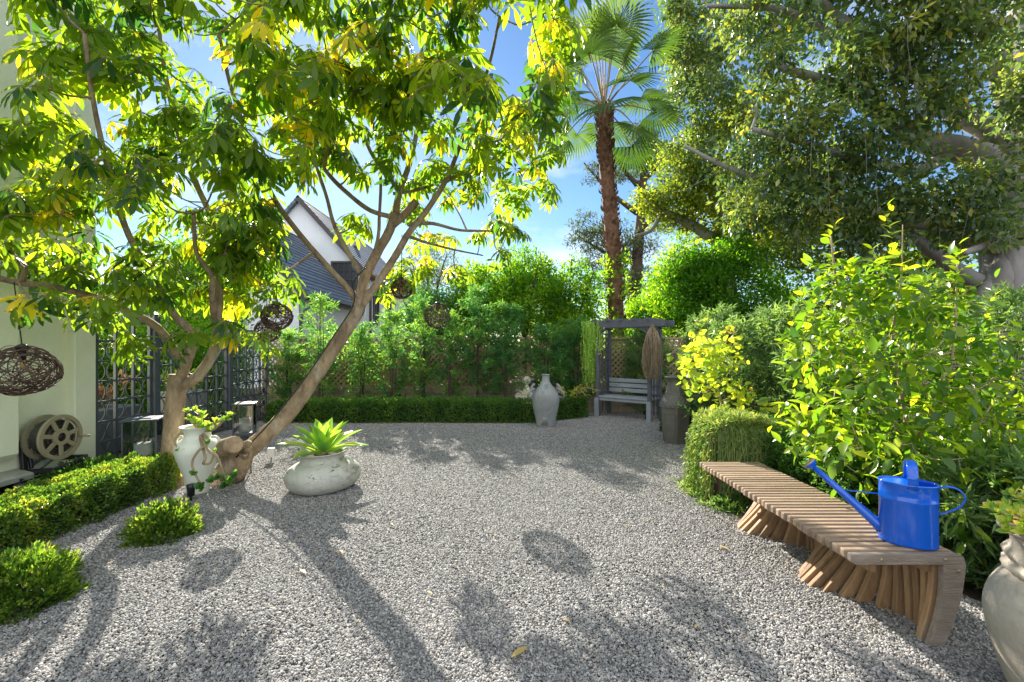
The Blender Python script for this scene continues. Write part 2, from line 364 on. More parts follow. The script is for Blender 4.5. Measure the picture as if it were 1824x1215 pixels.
M['succ'] = leafmat('succulent_leaf', [(0, (.035, .11, .035)), (.5, (.12, .24, .04)), (.8, (.34, .40, .06)), (1, (.55, .36, .16))], .4, (1.6, 1.6, .8), .35, .5)
M['pearls'] = leafmat('string_leaf', [(0, (.14, .26, .08)), (.5, (.28, .40, .09)), (1, (.42, .48, .14))], .4, (1.8, 1.8, .8), .5)
M['grassy'] = leafmat('needle_strand', [(0, (.035, .085, .025)), (.35, (.09, .165, .045)), (.65, (.17, .24, .06)), (.88, (.28, .31, .10)), (1, (.32, .24, .13))], .4, (1.6, 1.6, .9), .5)
M['bronze'] = leafmat('bronze_leaf', [(0, (.10, .05, .035)), (1, (.24, .12, .07))], .3, (1.5, 1.4, 1), .5)
M['fallen'] = leafmat('fallen_leaf', [(0, (.16, .09, .04)), (1, (.45, .33, .12))], .3, (1.3, 1.2, .8), .6)

# ------------------------------------------------------------------ ground
def gravel_material():
    m, nt, N, L, b = mk('gravel'); b.inputs['Roughness'].default_value = .85; b.inputs['Specular IOR Level'].default_value = .2
    tc = N.new('ShaderNodeTexCoord')
    v = N.new('ShaderNodeTexVoronoi'); v.inputs['Scale'].default_value = 85; L.new(tc.outputs['Object'], v.inputs['Vector'])
    r = ramp(N, [(0, (.11, .108, .105)), (.5, (.19, .186, .18)), (1, (.29, .284, .275))])
    sp = N.new('ShaderNodeSeparateColor'); L.new(v.outputs['Color'], sp.inputs[0]); L.new(sp.outputs[0], r.inputs[0])
    L.new(r.outputs[0], b.inputs['Base Color'])
    bp = N.new('ShaderNodeBump'); bp.inputs['Strength'].default_value = 1; bp.inputs['Distance'].default_value = .012; bp.invert = True
    L.new(v.outputs['Distance'], bp.inputs['Height']); L.new(bp.outputs[0], b.inputs['Normal']); return m
def stone_material():
    m, nt, N, L, b = mk('grey_pebble'); b.inputs['Roughness'].default_value = .7; b.inputs['Specular IOR Level'].default_value = .3
    oi = N.new('ShaderNodeObjectInfo')
    r = ramp(N, [(0, (.12, .118, .116)), (.35, (.215, .21, .203)), (.7, (.31, .30, .288)), (.95, (.45, .435, .41)), (1, (.34, .27, .20))])
    L.new(oi.outputs['Random'], r.inputs[0])
    tc = N.new('ShaderNodeTexCoord'); n = N.new('ShaderNodeTexNoise'); n.inputs['Scale'].default_value = 1.6
    L.new(tc.outputs['Object'], n.inputs['Vector'])
    mu = N.new('ShaderNodeMixRGB'); mu.blend_type = 'MULTIPLY'; mu.inputs[0].default_value = .5
    L.new(r.outputs[0], mu.inputs[1]); L.new(n.outputs[0], mu.inputs[2]); L.new(r.outputs[0], b.inputs['Base Color']); return m
def sheet(name, poly, z, m, kind='structure'):
    me = bpy.data.meshes.new(name); me.from_pydata([(x, y, z) for x, y in poly], [], [tuple(range(len(poly)))])
    me.materials.append(m); o = bpy.data.objects.new(name, me); sc.collection.objects.link(o); return tag(o, kind=kind)
sheet('ground', [(-300, -60), (300, -60), (300, 600), (-300, 600)], -.012, M['soil'])
GP = [(-5.0, .3), (3.6, .3), (3.4, 1.9), (2.75, 2.45), (2.36, 3.2), (2.25, 4.3), (2.35, 5.4), (2.9, 6.6), (3.3, 8.2), (3.5, 10.2), (1.6, 10.3), (.6, 9.05), (-5.0, 8.95)]
sheet('gravel', GP, -.002, gravel_material())
def inpoly(x, y, poly):
    c = np.zeros(len(x), bool); n = len(poly)
    for i in range(n):
        x1, y1 = poly[i]; x2, y2 = poly[(i+1) % n]
        if y1 == y2: continue
        c ^= ((y1 > y) != (y2 > y)) & (x < (x2-x1)*(y-y1)/(y2-y1)+x1)
    return c
def stones():
    n = 1150000
    y = .9+rng.random(n)**1.6*9.3; x = rng.random(n)*8.7-5.1
    k = inpoly(x, y, GP) & (np.abs(x) < 1.3*y+1.0); x = x[k]; y = y[k]; n = len(x)
    me = bpy.data.meshes.new('gravel_stones'); z = .001+.007*rng.random(n)+.006*np.sin(x*2.3+y)*np.sin(y*1.9)
    me.vertices.add(n); me.vertices.foreach_set('co', np.stack([x, y, z], 1).astype(np.float32).ravel())
    big = (.0036+.0046*rng.random(n)**2.0)*(1+.065*np.maximum(y-3, 0))
    scl = np.stack([big*(1.0+.5*rng.random(n)), big*(.75+.4*rng.random(n)), big*(.5+.3*rng.random(n))], 1)
    rot = np.stack([rng.normal(size=n)*.45, rng.normal(size=n)*.45, rng.random(n)*6.283], 1)
    for nm, d in (('scl', scl), ('rot', rot)):
        a = me.attributes.new(nm, 'FLOAT_VECTOR', 'POINT'); a.data.foreach_set('vector', d.astype(np.float32).ravel())
    o = bpy.data.objects.new('gravel_stones', me); sc.collection.objects.link(o); tag(o, 'loose grey pebbles covering the courtyard floor', 'gravel', kind='stuff')
    ng = bpy.data.node_groups.new('pebble_scatter', 'GeometryNodeTree')
    ng.interface.new_socket('Geometry', in_out='INPUT', socket_type='NodeSocketGeometry'); ng.interface.new_socket('Geometry', in_out='OUTPUT', socket_type='NodeSocketGeometry')
    N = ng.nodes; L = ng.links; gi = N.new('NodeGroupInput'); go = N.new('NodeGroupOutput')
    ico = N.new('GeometryNodeMeshIcoSphere'); ico.inputs['Radius'].default_value = 1; ico.inputs['Subdivisions'].default_value = 2
    no = N.new('ShaderNodeTexNoise'); no.inputs['Scale'].default_value = .9
    sp = N.new('GeometryNodeSetPosition'); vm = N.new('ShaderNodeVectorMath'); vm.operation = 'SUBTRACT'; vm.inputs[1].default_value = (.5, .5, .5)
    vs = N.new('ShaderNodeVectorMath'); vs.operation = 'SCALE'; vs.inputs['Scale'].default_value = .9
    L.new(no.outputs['Color'], vm.inputs[0]); L.new(vm.outputs[0], vs.inputs[0]); L.new(vs.outputs[0], sp.inputs['Offset']); L.new(ico.outputs[0], sp.inputs[0])
    sm = N.new('GeometryNodeSetShadeSmooth'); L.new(sp.outputs[0], sm.inputs[0])
    ms = N.new('GeometryNodeSetMaterial'); ms.inputs['Material'].default_value = stone_material(); L.new(sm.outputs[0], ms.inputs[0])
    ip = N.new('GeometryNodeInstanceOnPoints'); L.new(gi.outputs[0], ip.inputs['Points']); L.new(ms.outputs[0], ip.inputs['Instance'])
    for nm, sk in (('rot', 'Rotation'), ('scl', 'Scale')):
        na = N.new('GeometryNodeInputNamedAttribute'); na.data_type = 'FLOAT_VECTOR'; na.inputs['Name'].default_value = nm
        L.new(na.outputs[0], ip.inputs[sk])
    L.new(ip.outputs[0], go.inputs[0])
    md = o.modifiers.new('pebbles', 'NODES'); md.node_group = ng
stones()

# ------------------------------------------------------------------ foliage generators
def cloud(mb, tm, centers, per, crad, size, flat=.3, up=.5, rnd=(0, 1), out=None, droop=0.0, jit=.22, tint=None):
    """leaves round clump centres; every clump has its own tint of leaf"""
    centers = np.asarray(centers, float); n = len(centers)*per
    c = np.repeat(centers, per, 0); d = rdir(n); rr = rng.random(n)**.6
    crad = np.repeat(np.broadcast_to(np.asarray(crad, float), (len(centers),)), per)
    off = d*rr[:, None]*crad[:, None]; off[:, 2] *= (1-flat)
    ax = nrm(d*.7+rdir(n)*.7+np.array([0, 0, up-droop])); nr = nrm(rdir(n)*.6+np.array([0, 0, .9]))
    base = np.repeat(rng.random(len(centers)) if tint is None else np.asarray(tint, float), per)
    r = np.clip(.55*base+.45*rng.random(n)+rng.normal(size=n)*jit*.4, 0, 1)*(rnd[1]-rnd[0])+rnd[0]
    scatter(mb, tm, c+off, frames(ax, nr), size*(.7+.6*rng.random(n)), r)
def ellips(blobs, n, shell=.5):
    """n points in a list of ellipsoids (centre, radii), volume weighted, towards the outside"""
    vol = np.array([np.prod(b[1])**.75 for b in blobs]); pick = rng.choice(len(blobs), n, p=vol/vol.sum())
    c = np.array([b[0] for b in blobs])[pick]; r = np.array([np.broadcast_to(b[1], 3) for b in blobs])[pick]
    d = rdir(n); s_ = shell+(1-shell)*rng.random(n)**.6
    return c+d*r*s_[:, None]
class Skel:
    def __init__(s): s.p = []; s.r = []
    def limb(s, mb, pts, r0, r1, n=10, k=5, wob=.03, rnd=.5):
        pth = smooth_path(pts, k); rad = np.linspace(r0, r1, len(pth))
        tube(mb, pth, rad, n, wob=wob, rnd=rnd); s.p += list(pth); s.r += list(rad); return pth
    def twigs(s, mb, tips, r0=.016, r1=.005, n=5, sag=.12, maxlen=9, grow=True):
        tips = np.asarray(tips, float); dirs = []
        sp = np.array(s.p); d0 = np.array([np.min(np.linalg.norm(sp-t, axis=1)) for t in tips])
        order = np.argsort(d0); dirs = np.zeros_like(tips)
        sr = list(s.r)
        for i in order:
            t = tips[i]; dd = sp-t; dist = np.linalg.norm(dd, axis=1)+.35*np.maximum(dd[:, 2], 0)
            j = int(np.argmin(dist)); a = sp[j]; L = np.linalg.norm(t-a)
            if L < .03: dirs[i] = (0, 0, 1); continue
            mid = (a+t)/2+np.array([0, 0, -sag*L])+rdir(1)[0]*L*.08
            pth = smooth_path([a, mid, t], 4); ra = min(sr[j]*.8, r0*(.5+.5*min(L, 1.5)))
            tube(mb, pth, np.linspace(ra, r1, len(pth)), n, cap=False)
            dirs[i] = nrm(pth[-1]-pth[-3])
            if grow:
                sp = np.vstack([sp, pth[2:]]); sr += list(np.linspace(ra, r1, len(pth))[2:])
        return dirs

# umbrella trees: palmate leaves in rosettes
LF = leaf_t(.25, 6, .16, .22, .75, wave=.008, peak=.57)
def palmate(mb, stems, tips, dirs, size, per=6, yellow=0.0, bright=None):
    tips = np.asarray(tips, float); n = len(tips)
    size = np.broadcast_to(np.asarray(size, float), (n,))
    bright = rng.random(n) if bright is None else bright
    for i in range(n):
        o = nrm(dirs[i]+np.array([0, 0, .35])); u = nrm(np.cross(o, rdir(1)[0])); v = np.cross(o, u); a0 = rng.random()*6.28
        k = per+rng.integers(-1, 2)
        for j in range(k):
            a = a0+2.4*j; sp = .35+.75*rng.random()
            pd = nrm(o*(1-.55*sp)+(u*math.cos(a)+v*math.sin(a))*sp+np.array([0, 0, -.12*j/k]))
            L = size[i]*(.55+.75*rng.random()); q = tips[i]+pd*L+np.array([0, 0, -.10*L])
            tube(stems, smooth_path([tips[i], tips[i]+pd*L*.55+np.array([0, 0, .02*L]), q], 2), [.0042, .0033, .003, .0028, .0024][:5], 4, cap=False, mi=1)
            m = rng.integers(7, 11); an = nrm(pd*.5+np.array([0, 0, .6])+rdir(1)[0]*.3)
            e1 = nrm(np.cross(an, pd+rdir(1)[0]*.2)); e2 = np.cross(an, e1)
            th = rng.random()*6.28+np.arange(m)*2*math.pi/m
            rad = np.cos(th)[:, None]*e1+np.sin(th)[:, None]*e2
            dr = .3+.7*rng.random()
            ax = nrm(rad+np.array([0, 0, -dr])+rng.normal(size=(m, 3))*.1)
            nr = nrm(an+rad*.5+rng.normal(size=(m, 3))*.12)
            s_ = size[i]*(.78+.35*rng.random())*(.85+.3*rng.random(m))
            base = .32+.34*bright[i]*rng.random()+.22*rng.random()
            if rng.random() < yellow: base = .86+.12*rng.random()
            elif rng.random() < .16: base = .04+.1*rng.random()
            for z_ in range(m): tube(stems, [q, q+ax[z_]*.042], .0016, 3, cap=False, mi=1)
            scatter(mb, LF, np.repeat(q[None], m, 0)+ax*.035, frames(ax, nr), s_, np.clip(base+rng.normal(size=m)*.05, 0, 1))
def regions(spec, dens=1.0):
    """(px, py, depth, half-width px, half-height px, depth spread, count) -> points standing in the crown"""
    out = []
    for (px, py, D, wx, wy, dd, n) in spec:
        for _ in range(max(1, int(round(n*dens)))):
            out.append(P(px+wx*rng.uniform(-1, 1), py+wy*rng.uniform(-1, 1), D+dd*rng.uniform(-1, 1)))
    return np.array(out)

def umbrella_trees():
    # --- upright tree beside the iron gate
    base = G(306, 866); t = thing('umbrella_tree', base, 'upright umbrella tree with pale trunk behind the ivory urn', 'tree', 'umbrella trees')
    tr = MB(); S = Skel(); b = P(308, 872, 4.75); b[2] = -.05
    S.limb(tr, [b, P(306, 815, 4.75), P(310, 750, 4.75), P(314, 700, 4.75), P(318, 668, 4.75)], 0.100, 0.084, 16, 5, .02)
    S.limb(tr, [P(316, 690, 4.75), P(330, 650, 4.7), P(340, 620, 4.65), P(338, 590, 4.6), P(310, 560, 4.5), P(275, 500, 4.4), P(230, 420, 4.2), P(200, 330, 4.0), P(170, 200, 3.8), P(150, 60, 3.6)], 0.056, 0.014, 10)
    S.limb(tr, [P(318, 690, 4.75), P(350, 672, 4.75), P(378, 630, 4.8), P(388, 570, 4.85), P(390, 500, 4.9), P(380, 400, 4.9), P(330, 280, 4.7), P(292, 120, 4.5), P(280, 0, 4.3)], 0.059, 0.014, 10)
    S.limb(tr, [P(384, 590, 4.85), P(378, 530, 4.6), P(376, 490, 4.5), P(350, 450, 4.4), P(345, 380, 4.3)], 0.033, 0.016, 8)
    S.limb(tr, [P(320, 640, 4.7), P(285, 588, 4.6), P(240, 560, 4.5), P(170, 530, 4.35), P(90, 510, 4.2), P(25, 502, 4.1), P(-40, 480, 4.0), P(-90, 430, 3.9)], 0.041, 0.022, 9)
    S.limb(tr, [P(40, 500, 4.1), P(45, 470, 4.1), P(20, 430, 4.1), P(-5, 395, 4.0)], 0.022, 0.014, 7)
    tips = regions([(110, 170, 3.9, 90, 90, .4, 14), (190, 60, 3.8, 130, 80, .5, 18), (60, 410, 3.9, 70, 60, .3, 9), (200, 330, 4.0, 110, 80, .5, 20),
                    (330, 330, 4.3, 110, 110, .6, 20), (330, 160, 4.3, 90, 120, .5, 20), (300, 480, 4.4, 120, 60, .5, 15), (440, 520, 4.8, 50, 60, .4, 7),
                    (150, 500, 4.6, 120, 30, .4, 9), (300, -60, 4.0, 200, 50, .5, 14), (-40, 370, 3.6, 40, 40, .3, 5), (410, 430, 4.9, 70, 70, .4, 18), (360, 520, 5.2, 70, 30, .3, 8), (90, 470, 4.4, 70, 40, .3, 6),
                    (240, 610, 4.4, 22, 10, .1, 1), (330, 610, 4.3, 30, 12, .1, 2), (425, 600, 4.7, 30, 20, .1, 3), (25, 520, 3.9, 20, 8, .1, 1), (150, 545, 4.2, 30, 10, .1, 2)], .68)
    tips = tips[np.hypot((tips[:, 0]/tips[:, 1])*F+CX-577, HY-(tips[:, 2]-H)/tips[:, 1]*F-160) > 20]
    dirs = S.twigs(tr, tips, .02, .006)
    tr.build('trunk', M['bark'], t, True)
    lf = MB(); palmate(lf, lf, tips, dirs, np.where(tips[:, 2] > 3.0, .19, .17), 6, .05)
    lf.build('crown', [M['scheff'], M['vine']], t, True)
    # --- leaning tree
    base = G(402, 858); t = thing('umbrella_tree', base, 'leaning umbrella tree with slanted forked trunk and sawn log stub', 'tree', 'umbrella trees')
    tr = MB(); S = Skel(); b = P(388, 880, 4.85); b[2] = -.06
    S.limb(tr, [b, P(408, 842, 4.9), P(432, 812, 4.95), P(470, 778, 5.05), P(515, 735, 5.2), P(560, 672, 5.35), P(605, 604, 5.45), P(636, 556, 5.5), P(642, 530, 5.5)], 0.098, 0.074, 18, 6, .04)
    tube(tr, [P(408, 850, 4.9), P(425, 815, 4.9), P(440, 795, 4.95)], [.15, .14, .105], 14, wob=.06)
    S.limb(tr, [P(636, 560, 5.5), P(628, 525, 5.4), P(590, 482, 5.3), P(540, 425, 5.2), P(495, 365, 5.0), P(468, 310, 4.8), P(440, 240, 4.6), P(410, 150, 4.4), P(390, 60, 4.2)], 0.041, 0.014, 10)
    S.limb(tr, [P(638, 555, 5.5), P(648, 500, 5.5), P(672, 450, 5.55), P(692, 415, 5.6), P(704, 380, 5.6)], 0.060, 0.055, 12)
    S.limb(tr, [P(700, 400, 5.6), P(725, 378, 5.6), P(742, 358, 5.6)], 0.050, 0.048, 10)
    S.limb(tr, [P(640, 550, 5.5), P(672, 505, 5.45), P(705, 455, 5.4), P(728, 415, 5.4), P(760, 375, 5.4), P(795, 320, 5.4), P(818, 262, 5.3), P(840, 200, 5.1), P(870, 120, 4.7), P(890, 30, 4.3)], 0.052, 0.012, 11)
    S.limb(tr, [P(795, 322, 5.4), P(840, 300, 5.7), P(885, 285, 5.9), P(940, 250, 6.0), P(985, 200, 5.9)], 0.028, 0.014, 8)
    S.limb(tr, [P(704, 388, 5.6), P(660, 375, 5.5), P(620, 345, 5.4), P(585, 310, 5.3), P(578, 290, 5.2), P(592, 230, 5.1), P(600, 150, 4.8), P(590, 40, 4.3)], 0.031, 0.014, 9)
    S.limb(tr, [P(704, 385, 5.6), P(712, 340, 5.6), P(730, 290, 5.5), P(745, 220, 5.3), P(760, 130, 4.9), P(770, 30, 4.4)], 0.044, 0.014, 9)
    S.limb(tr, [P(712, 345, 5.6), P(690, 310, 5.6), P(660, 270, 5.5), P(640, 200, 5.3), P(660, 90, 4.8)], 0.031, 0.014, 9)
    S.limb(tr, [P(700, 345, 5.6), P(745, 338, 5.7), P(800, 318, 5.9)], 0.022, 0.018, 8)
    S.limb(tr, [P(650, 500, 5.5), P(615, 440, 5.5), P(595, 400, 5.5), P(580, 345, 5.4), P(555, 270, 5.3), P(540, 200, 5.1)], 0.031, 0.014, 8)
    S.limb(tr, [P(650, 500, 5.5), P(672, 430, 5.6), P(676, 380, 5.6), P(678, 320, 5.6), P(672, 255, 5.4), P(650, 170, 5.1)], 0.025, 0.014, 8)
    S.limb(tr, [P(728, 400, 5.45), P(770, 398, 5.9), P(820, 410, 6.4), P(880, 412, 6.8), P(930, 420, 7.0)], 0.028, 0.012, 8)
    S.limb(tr, [P(725, 420, 5.45), P(760, 432, 6.0), P(810, 445, 6.6), P(860, 455, 7.1)], 0.022, 0.011, 7)
    for _ in range(5): tube(tr, [P(430, 800, 4.72)+rdir(1)[0]*.03]*1+[P(446, 790, 4.72)+rdir(1)[0]*.05], [.04, .03], 8)
    tips = regions([(520, 90, 3.9, 160, 110, .5, 30), (700, 70, 4.0, 160, 90, .5, 28), (880, 80, 4.1, 130, 90, .5, 24), (1000, 70, 4.4, 40, 60, .3, 5), (450, 240, 4.2, 90, 70, .5, 14),
                    (660, 190, 4.8, 110, 60, .5, 18), (830, 210, 5.0, 140, 60, .5, 24), (960, 190, 5.5, 50, 60, .4, 9), (600, -70, 3.8, 320, 50, .5, 26), (850, -60, 4.0, 150, 50, .5, 12),
                    (480, 360, 4.9, 50, 60, .3, 6), (640, 290, 5.4, 70, 40, .3, 7), (570, 130, 4.6, 70, 70, .5, 10), (660, 110, 4.8, 60, 60, .5, 8), (540, 260, 5.2, 50, 50, .3, 6), (610, 240, 5.4, 50, 40, .3, 5), (760, 290, 5.6, 90, 50, .4, 9), (900, 300, 6.0, 70, 40, .4, 7), (560, 230, 5.0, 60, 60, .3, 8),
                    (830, 400, 6.5, 110, 30, .5, 12), (800, 455, 6.8, 80, 30, .5, 12), (900, 420, 7.0, 40, 30, .3, 5), (600, 420, 5.5, 40, 30, .2, 3), (720, 470, 6.2, 30, 40, .3, 4), (840, 340, 6.3, 90, 35, .5, 8), (455, 470, 5.2, 30, 25, .3, 7), (500, 505, 5.6, 14, 12, .2, 2)], .52)
    tips = tips[np.hypot((tips[:, 0]/tips[:, 1])*F+CX-577, HY-(tips[:, 2]-H)/tips[:, 1]*F-160) > 20]
    dirs = S.twigs(tr, tips, .022, .006)
    tr.build('trunk', M['bark'], t, True)
    lf = MB(); palmate(lf, lf, tips, dirs, np.where(tips[:, 2] > 3.2, .20, .175), 6, .10)
    lf.build('crown', [M['scheff'], M['vine']], t, True)
    lg = MB(); A_ = P(372, 806, 4.85); B_ = P(418, 792, 4.5); tube(lg, [A_, A_+(B_-A_)*.3, A_+(B_-A_)*.6, A_+(B_-A_)*.93, B_], [.115, .10, .092, .09, .082], 20, wob=.025)
    lo_ = lg.build('cut_log', M['bark'], t, True); dl = nrm(B_-A_); ce_ = MB(); tube(ce_, [B_-dl*.002, B_+dl*.004], [.078, .076], 24); ce_.build('sawn_face', M['cutwood'], lo_)
    kn = MB(); kc = P(437, 808, 4.72); a_ = np.linspace(0, 2*math.pi, 16, endpoint=False); tube(kn, np.stack([kc[0]+.05*np.cos(a_), np.full(16, kc[1]), kc[2]+.042*np.sin(a_)], 1), .02, 8, closed=True, wob=.08); kn.build('bark_knot', M['bark'], t, True)
    cb = MB(); pts = [P(x, y, d-.16) for x, y, d in ((420, 815, 4.9), (470, 765, 5.05), (520, 705, 5.2), (560, 650, 5.35), (600, 590, 5.45), (625, 552, 5.5), (632, 528, 5.5), (628, 505, 5.5), (640, 488, 5.5), (652, 476, 5.5))]
    tube(cb, smooth_path(pts, 4), .008, 6); cb.build('lighting_cable', M['cable'], t, True)
umbrella_trees()

def wicker_lamp(c, rx, rz, cord_to, label, n=110, th=.0035):
    t = thing('wicker_lamp', c, label, 'hanging lamp', 'wicker ball lamps in the trees')
    mb = MB()
    for i in range(n):
        ax = nrm(rng.normal(size=3)+np.array([0, 0, .4*rng.normal()])); u = nrm(np.cross(ax, rdir(1)[0])); v = np.cross(ax, u)
        off = rng.normal()*.38; off = max(-.8, min(.8, off)); k = math.sqrt(1-off*off)
        a = np.linspace(0, 2*math.pi*(.5+.5*rng.random()), 20)+rng.random()*6.28
        p = ax*off+k*(np.cos(a)[:, None]*u+np.sin(a)[:, None]*v)
        p = p*(1+.05*np.sin(a*3+rng.random()*6)[:, None]+.03*rng.normal())*np.array([rx, rx, rz])
        tube(mb, p+c, th*(.6+.8*rng.random()), 4, rnd=rng.random(), cap=False)
    mb.build('wicker_shade', M['wicker'], t, True)
    cm = MB(); top = c+np.array([0, 0, rz]); tube(cm, smooth_path([top-np.array([0, 0, .02]), (top+cord_to)/2, cord_to], 3), .0045, 6); cm.build('cord', M['cable'], t, True)
    s_ = MB(); lathe(s_, [(.001, -.10), (.022, -.10), (.024, -.04), (.02, 0), (.04, .005), (.03, .02), (.008, .03)], top, 14); s_.build('socket', M['black'], t, True)
    bl = MB(); lathe(bl, [(.002, -.165), (.012, -.155), (.016, -.13), (.012, -.102), (.004, -.1)], top, 12); bl.build('bulb', M['bulb'], t, True)
wicker_lamp(P(40, 660, 3.6), .218, .182, P(25, 503, 4.05), 'large squashed wicker ball lamp hanging before the pale stucco wall', 62, .0038)
wicker_lamp(P(493, 564, 5.0), .155, .14, P(491, 352, 4.95), 'wicker ball lamp with pale top rim hanging left of the slanted trunk', 46)
wicker_lamp(P(476, 590, 5.9), .15, .14, P(473, 455, 5.6), 'shaded wicker ball lamp half hidden behind the drooping yellow leaves', 46)
wicker_lamp(P(715, 515, 5.9), .13, .125, P(716, 418, 5.5), 'small dark wicker ball lamp hanging in front of the white house', 46)
wicker_lamp(P(779, 563, 6.6), .18, .175, P(778, 436, 6.2), 'round wicker ball lamp hanging over the back shrubs', 46)

# ------------------------------------------------------------------ stucco building on the left with its fittings
def left_building():
    t = thing('stucco_building', (-5.6, 4, 0), 'pale cream stucco building with plain tall side wall', 'building')
    m = MB(); box(m, (-6.55, 2.47, 3.46), (3.0, 6.0, 6.75)); m.build('wall', M['stucco'], t)
    m = MB(); box(m, (-5.6, 5.315, 3.47), (1.25, .27, 6.95), bev=.012); m.build('corner_pier', M['stucco'], t)
    m = MB(); box(m, (-5.4, 3.0, 3.66), (1.04, 3.1, 6.6), bev=.05); m.build('pilaster', M['stucco'], t)
    m = MB(); bar(m, (-4.98, 1.5, .17), (-4.98, 4.66, .17), .2, .07, (0.25, 0, 1), .01); m.build('ledge', M['ledge_grey'], t)
    # water valves under the ledge
    for k, y in enumerate((4.18, 4.52)):
        v = thing('water_valve', (-4.88, y, 0), 'black irrigation valve under the wall ledge, ' + ('at the photo edge' if k == 0 else 'closer to the hose reel'), 'valve', 'irrigation valves by the wall')
        m = MB(); tube(m, [(-4.88, y, -.03), (-4.88, y, .06)], .02, 10); tube(m, [(-4.88, y-.09, .05), (-4.88, y+.09, .05)], .022, 10)
        lathe(m, [(.03, .05), (.055, .07), (.06, .085), (.05, .1), (.02, .108)], (-4.88, y, 0), 16); m.build('valve_body', M['verdigris'], v, True)
        m = MB(); tube(m, [(-4.88, y, .1), (-4.88, y, .14)], .008, 6); box(m, (-4.88, y, .145), (.06, .02, .014), bev=.004); m.build('handle', M['black'], v)
left_building()
def hose_reel():
    c = np.array([-4.73, 4.83, .505])
    t = thing('hose_reel', c, 'tan garden hose reel on black bracket on stucco wall', 'hose reel')
    RX = np.array([[0, 0, 1], [0, 1, 0], [-1, 0, 0.0]]).T   # lathe axis to +x
    RX = np.array([[0, 0, 1.0], [1, 0, 0], [0, 1, 0]])
    def ring(m, x, r0, r1, th):
        lathe(m, [(r0, -th/2), (r1, -th/2), (r1+.004, 0), (r1, th/2), (r0, th/2), (r0, -th/2)], (x, c[1], c[2]), 48, tilt=RX, cap=False)
    for nm, x in (('front_disc', -4.79), ('back_disc', -4.955)):
        m = MB(); ring(m, x, .195, .235, .03); ring(m, x, .045, .085, .034)
        for k in range(7):
            a = k*2*math.pi/7+.25; d = np.array([0, math.cos(a), math.sin(a)])
            bar(m, np.array([x, c[1], c[2]])+d*.075, np.array([x, c[1], c[2]])+d*.195, .045, .018, (1, 0, 0), .004)
        m.build(nm, M['reel'], t, False)
    m = MB(); tube(m, [(-4.95, c[1], c[2]), (-4.78, c[1], c[2])], .045, 20); m.build('hub', M['black'], t, True)
    m = MB()
    for j in range(4):
        for k in range(6):
            a = np.linspace(0, 2*math.pi, 36, endpoint=False); r = .092+.027*j
            tube(m, np.stack([np.full(36, -4.93+.021*k+.010*(j % 2)), c[1]+r*np.cos(a), c[2]+r*np.sin(a)], 1), .0135, 6, closed=True)
    tube(m, smooth_path([(-4.80, 4.86, .33), (-4.84, 4.75, .25), (-4.90, 4.68, .16), (-4.93, 4.62, .08)], 5), .012, 8)
    m.build('hose', M['hose'], t, True)
    m = MB()
    bar(m, (-5.02, 4.66, .50), (-4.99, 4.66, .16), .05, .04, (1, 0, 0), .006); bar(m, (-5.02, 4.72, .42), (-4.98, 4.72, .2), .03, .03, (1, 0, 0), .006)
    bar(m, (-4.99, 4.66, .18), (-4.68, 4.66, .20), .035, .05, (0, 0, 1), .008); bar(m, (-4.68, 4.66, .20), (-4.62, 4.95, .27), .04, .05, (0, 0, 1), .008)
    bar(m, (-4.62, 4.95, .27), (-4.98, 4.98, .25), .035, .05, (0, 0, 1), .008); bar(m, (-5.0, 4.72, .22), (-4.90, 4.80, .33), .03, .03, (0, 0, 1), .006)
    m.build('bracket', M['black'], t)
    m = MB(); tube(m, [(-4.78, c[1]+.19, c[2]-.02), (-4.67, c[1]+.20, c[2]-.02)], .014, 10); m.build('crank_handle', M['reel'], t, True)
hose_reel()

# ------------------------------------------------------------------ iron fence and gate (along x = -5)
def fence_panel(name, y0, y1, top, label, cat, n, rows=7, curve=None, group=None):
    t = thing(name, (-5, (y0+y1)/2, 0), label, cat, group)
    fr = MB(); rg = MB(); dz = top/rows; dy = (y1-y0)/n
    hz = (lambda y: top) if curve is None else curve
    for i in range(n+1):
        y = y0+dy*i; bar(fr, (-5, y, .03), (-5, y, hz(y)), .032, .032, (1, 0, 0))
    for j in range(rows+1):
        z = .06+(top-.06)/rows*j; ys = np.linspace(y0, y1, 25); ok = [yy for yy in ys if hz(yy) >= z-.01]
        if len(ok) > 1:
            # the run may be cut in two by a dipped top
            run = [ok[0]]
            for a, b in zip(ok[:-1], ok[1:]):
                if b-a > (ys[1]-ys[0])*1.5:
                    if run[-1] != run[0]: bar(fr, (-4.985, run[0], z), (-4.985, run[-1], z), .024, .024)
                    run = [b]
                else: run.append(b)
            if run[-1] != run[0]: bar(fr, (-4.985, run[0], z), (-4.985, run[-1], z), .024, .024)
    a = np.linspace(0, 2*math.pi, 28, endpoint=False); r = min(dz, dy)*.5-.004
    for i in range(n+1):
        for j in range(rows):
            y = y0+dy*i; z = .06+(top-.06)/rows*(j+.5)
            if hz(y) < z+r or y-r < y0-.2: continue
            tube(rg, np.stack([np.full(28, -5.0), y+r*np.cos(a), z+r*np.sin(a)], 1), .0075, 5, closed=True)
    if curve is not None:
        ys = np.linspace(y0, y1, 25); tube(fr, [(-5, y, hz(y)) for y in ys], .02, 8)
    fr.build('bars', M['iron'], t); rg.build('rings', M['iron'], t, True)
fence_panel('iron_fence', 5.47, 6.28, 1.78, 'iron ring fence panel against the stucco pier', 'fence', 3, group='iron ring fence panels')
fence_panel('iron_fence', 8.08, 9.25, 1.78, 'iron ring fence panel behind the farther lantern', 'fence', 5, group='iron ring fence panels')
gc = lambda y: 1.02+.62*((y-7.2)/.78)**2
fence_panel('iron_gate', 6.43, 7.97, 1.66, 'iron ring gate with dipped curved top behind the upright tree', 'gate', 6, curve=gc)
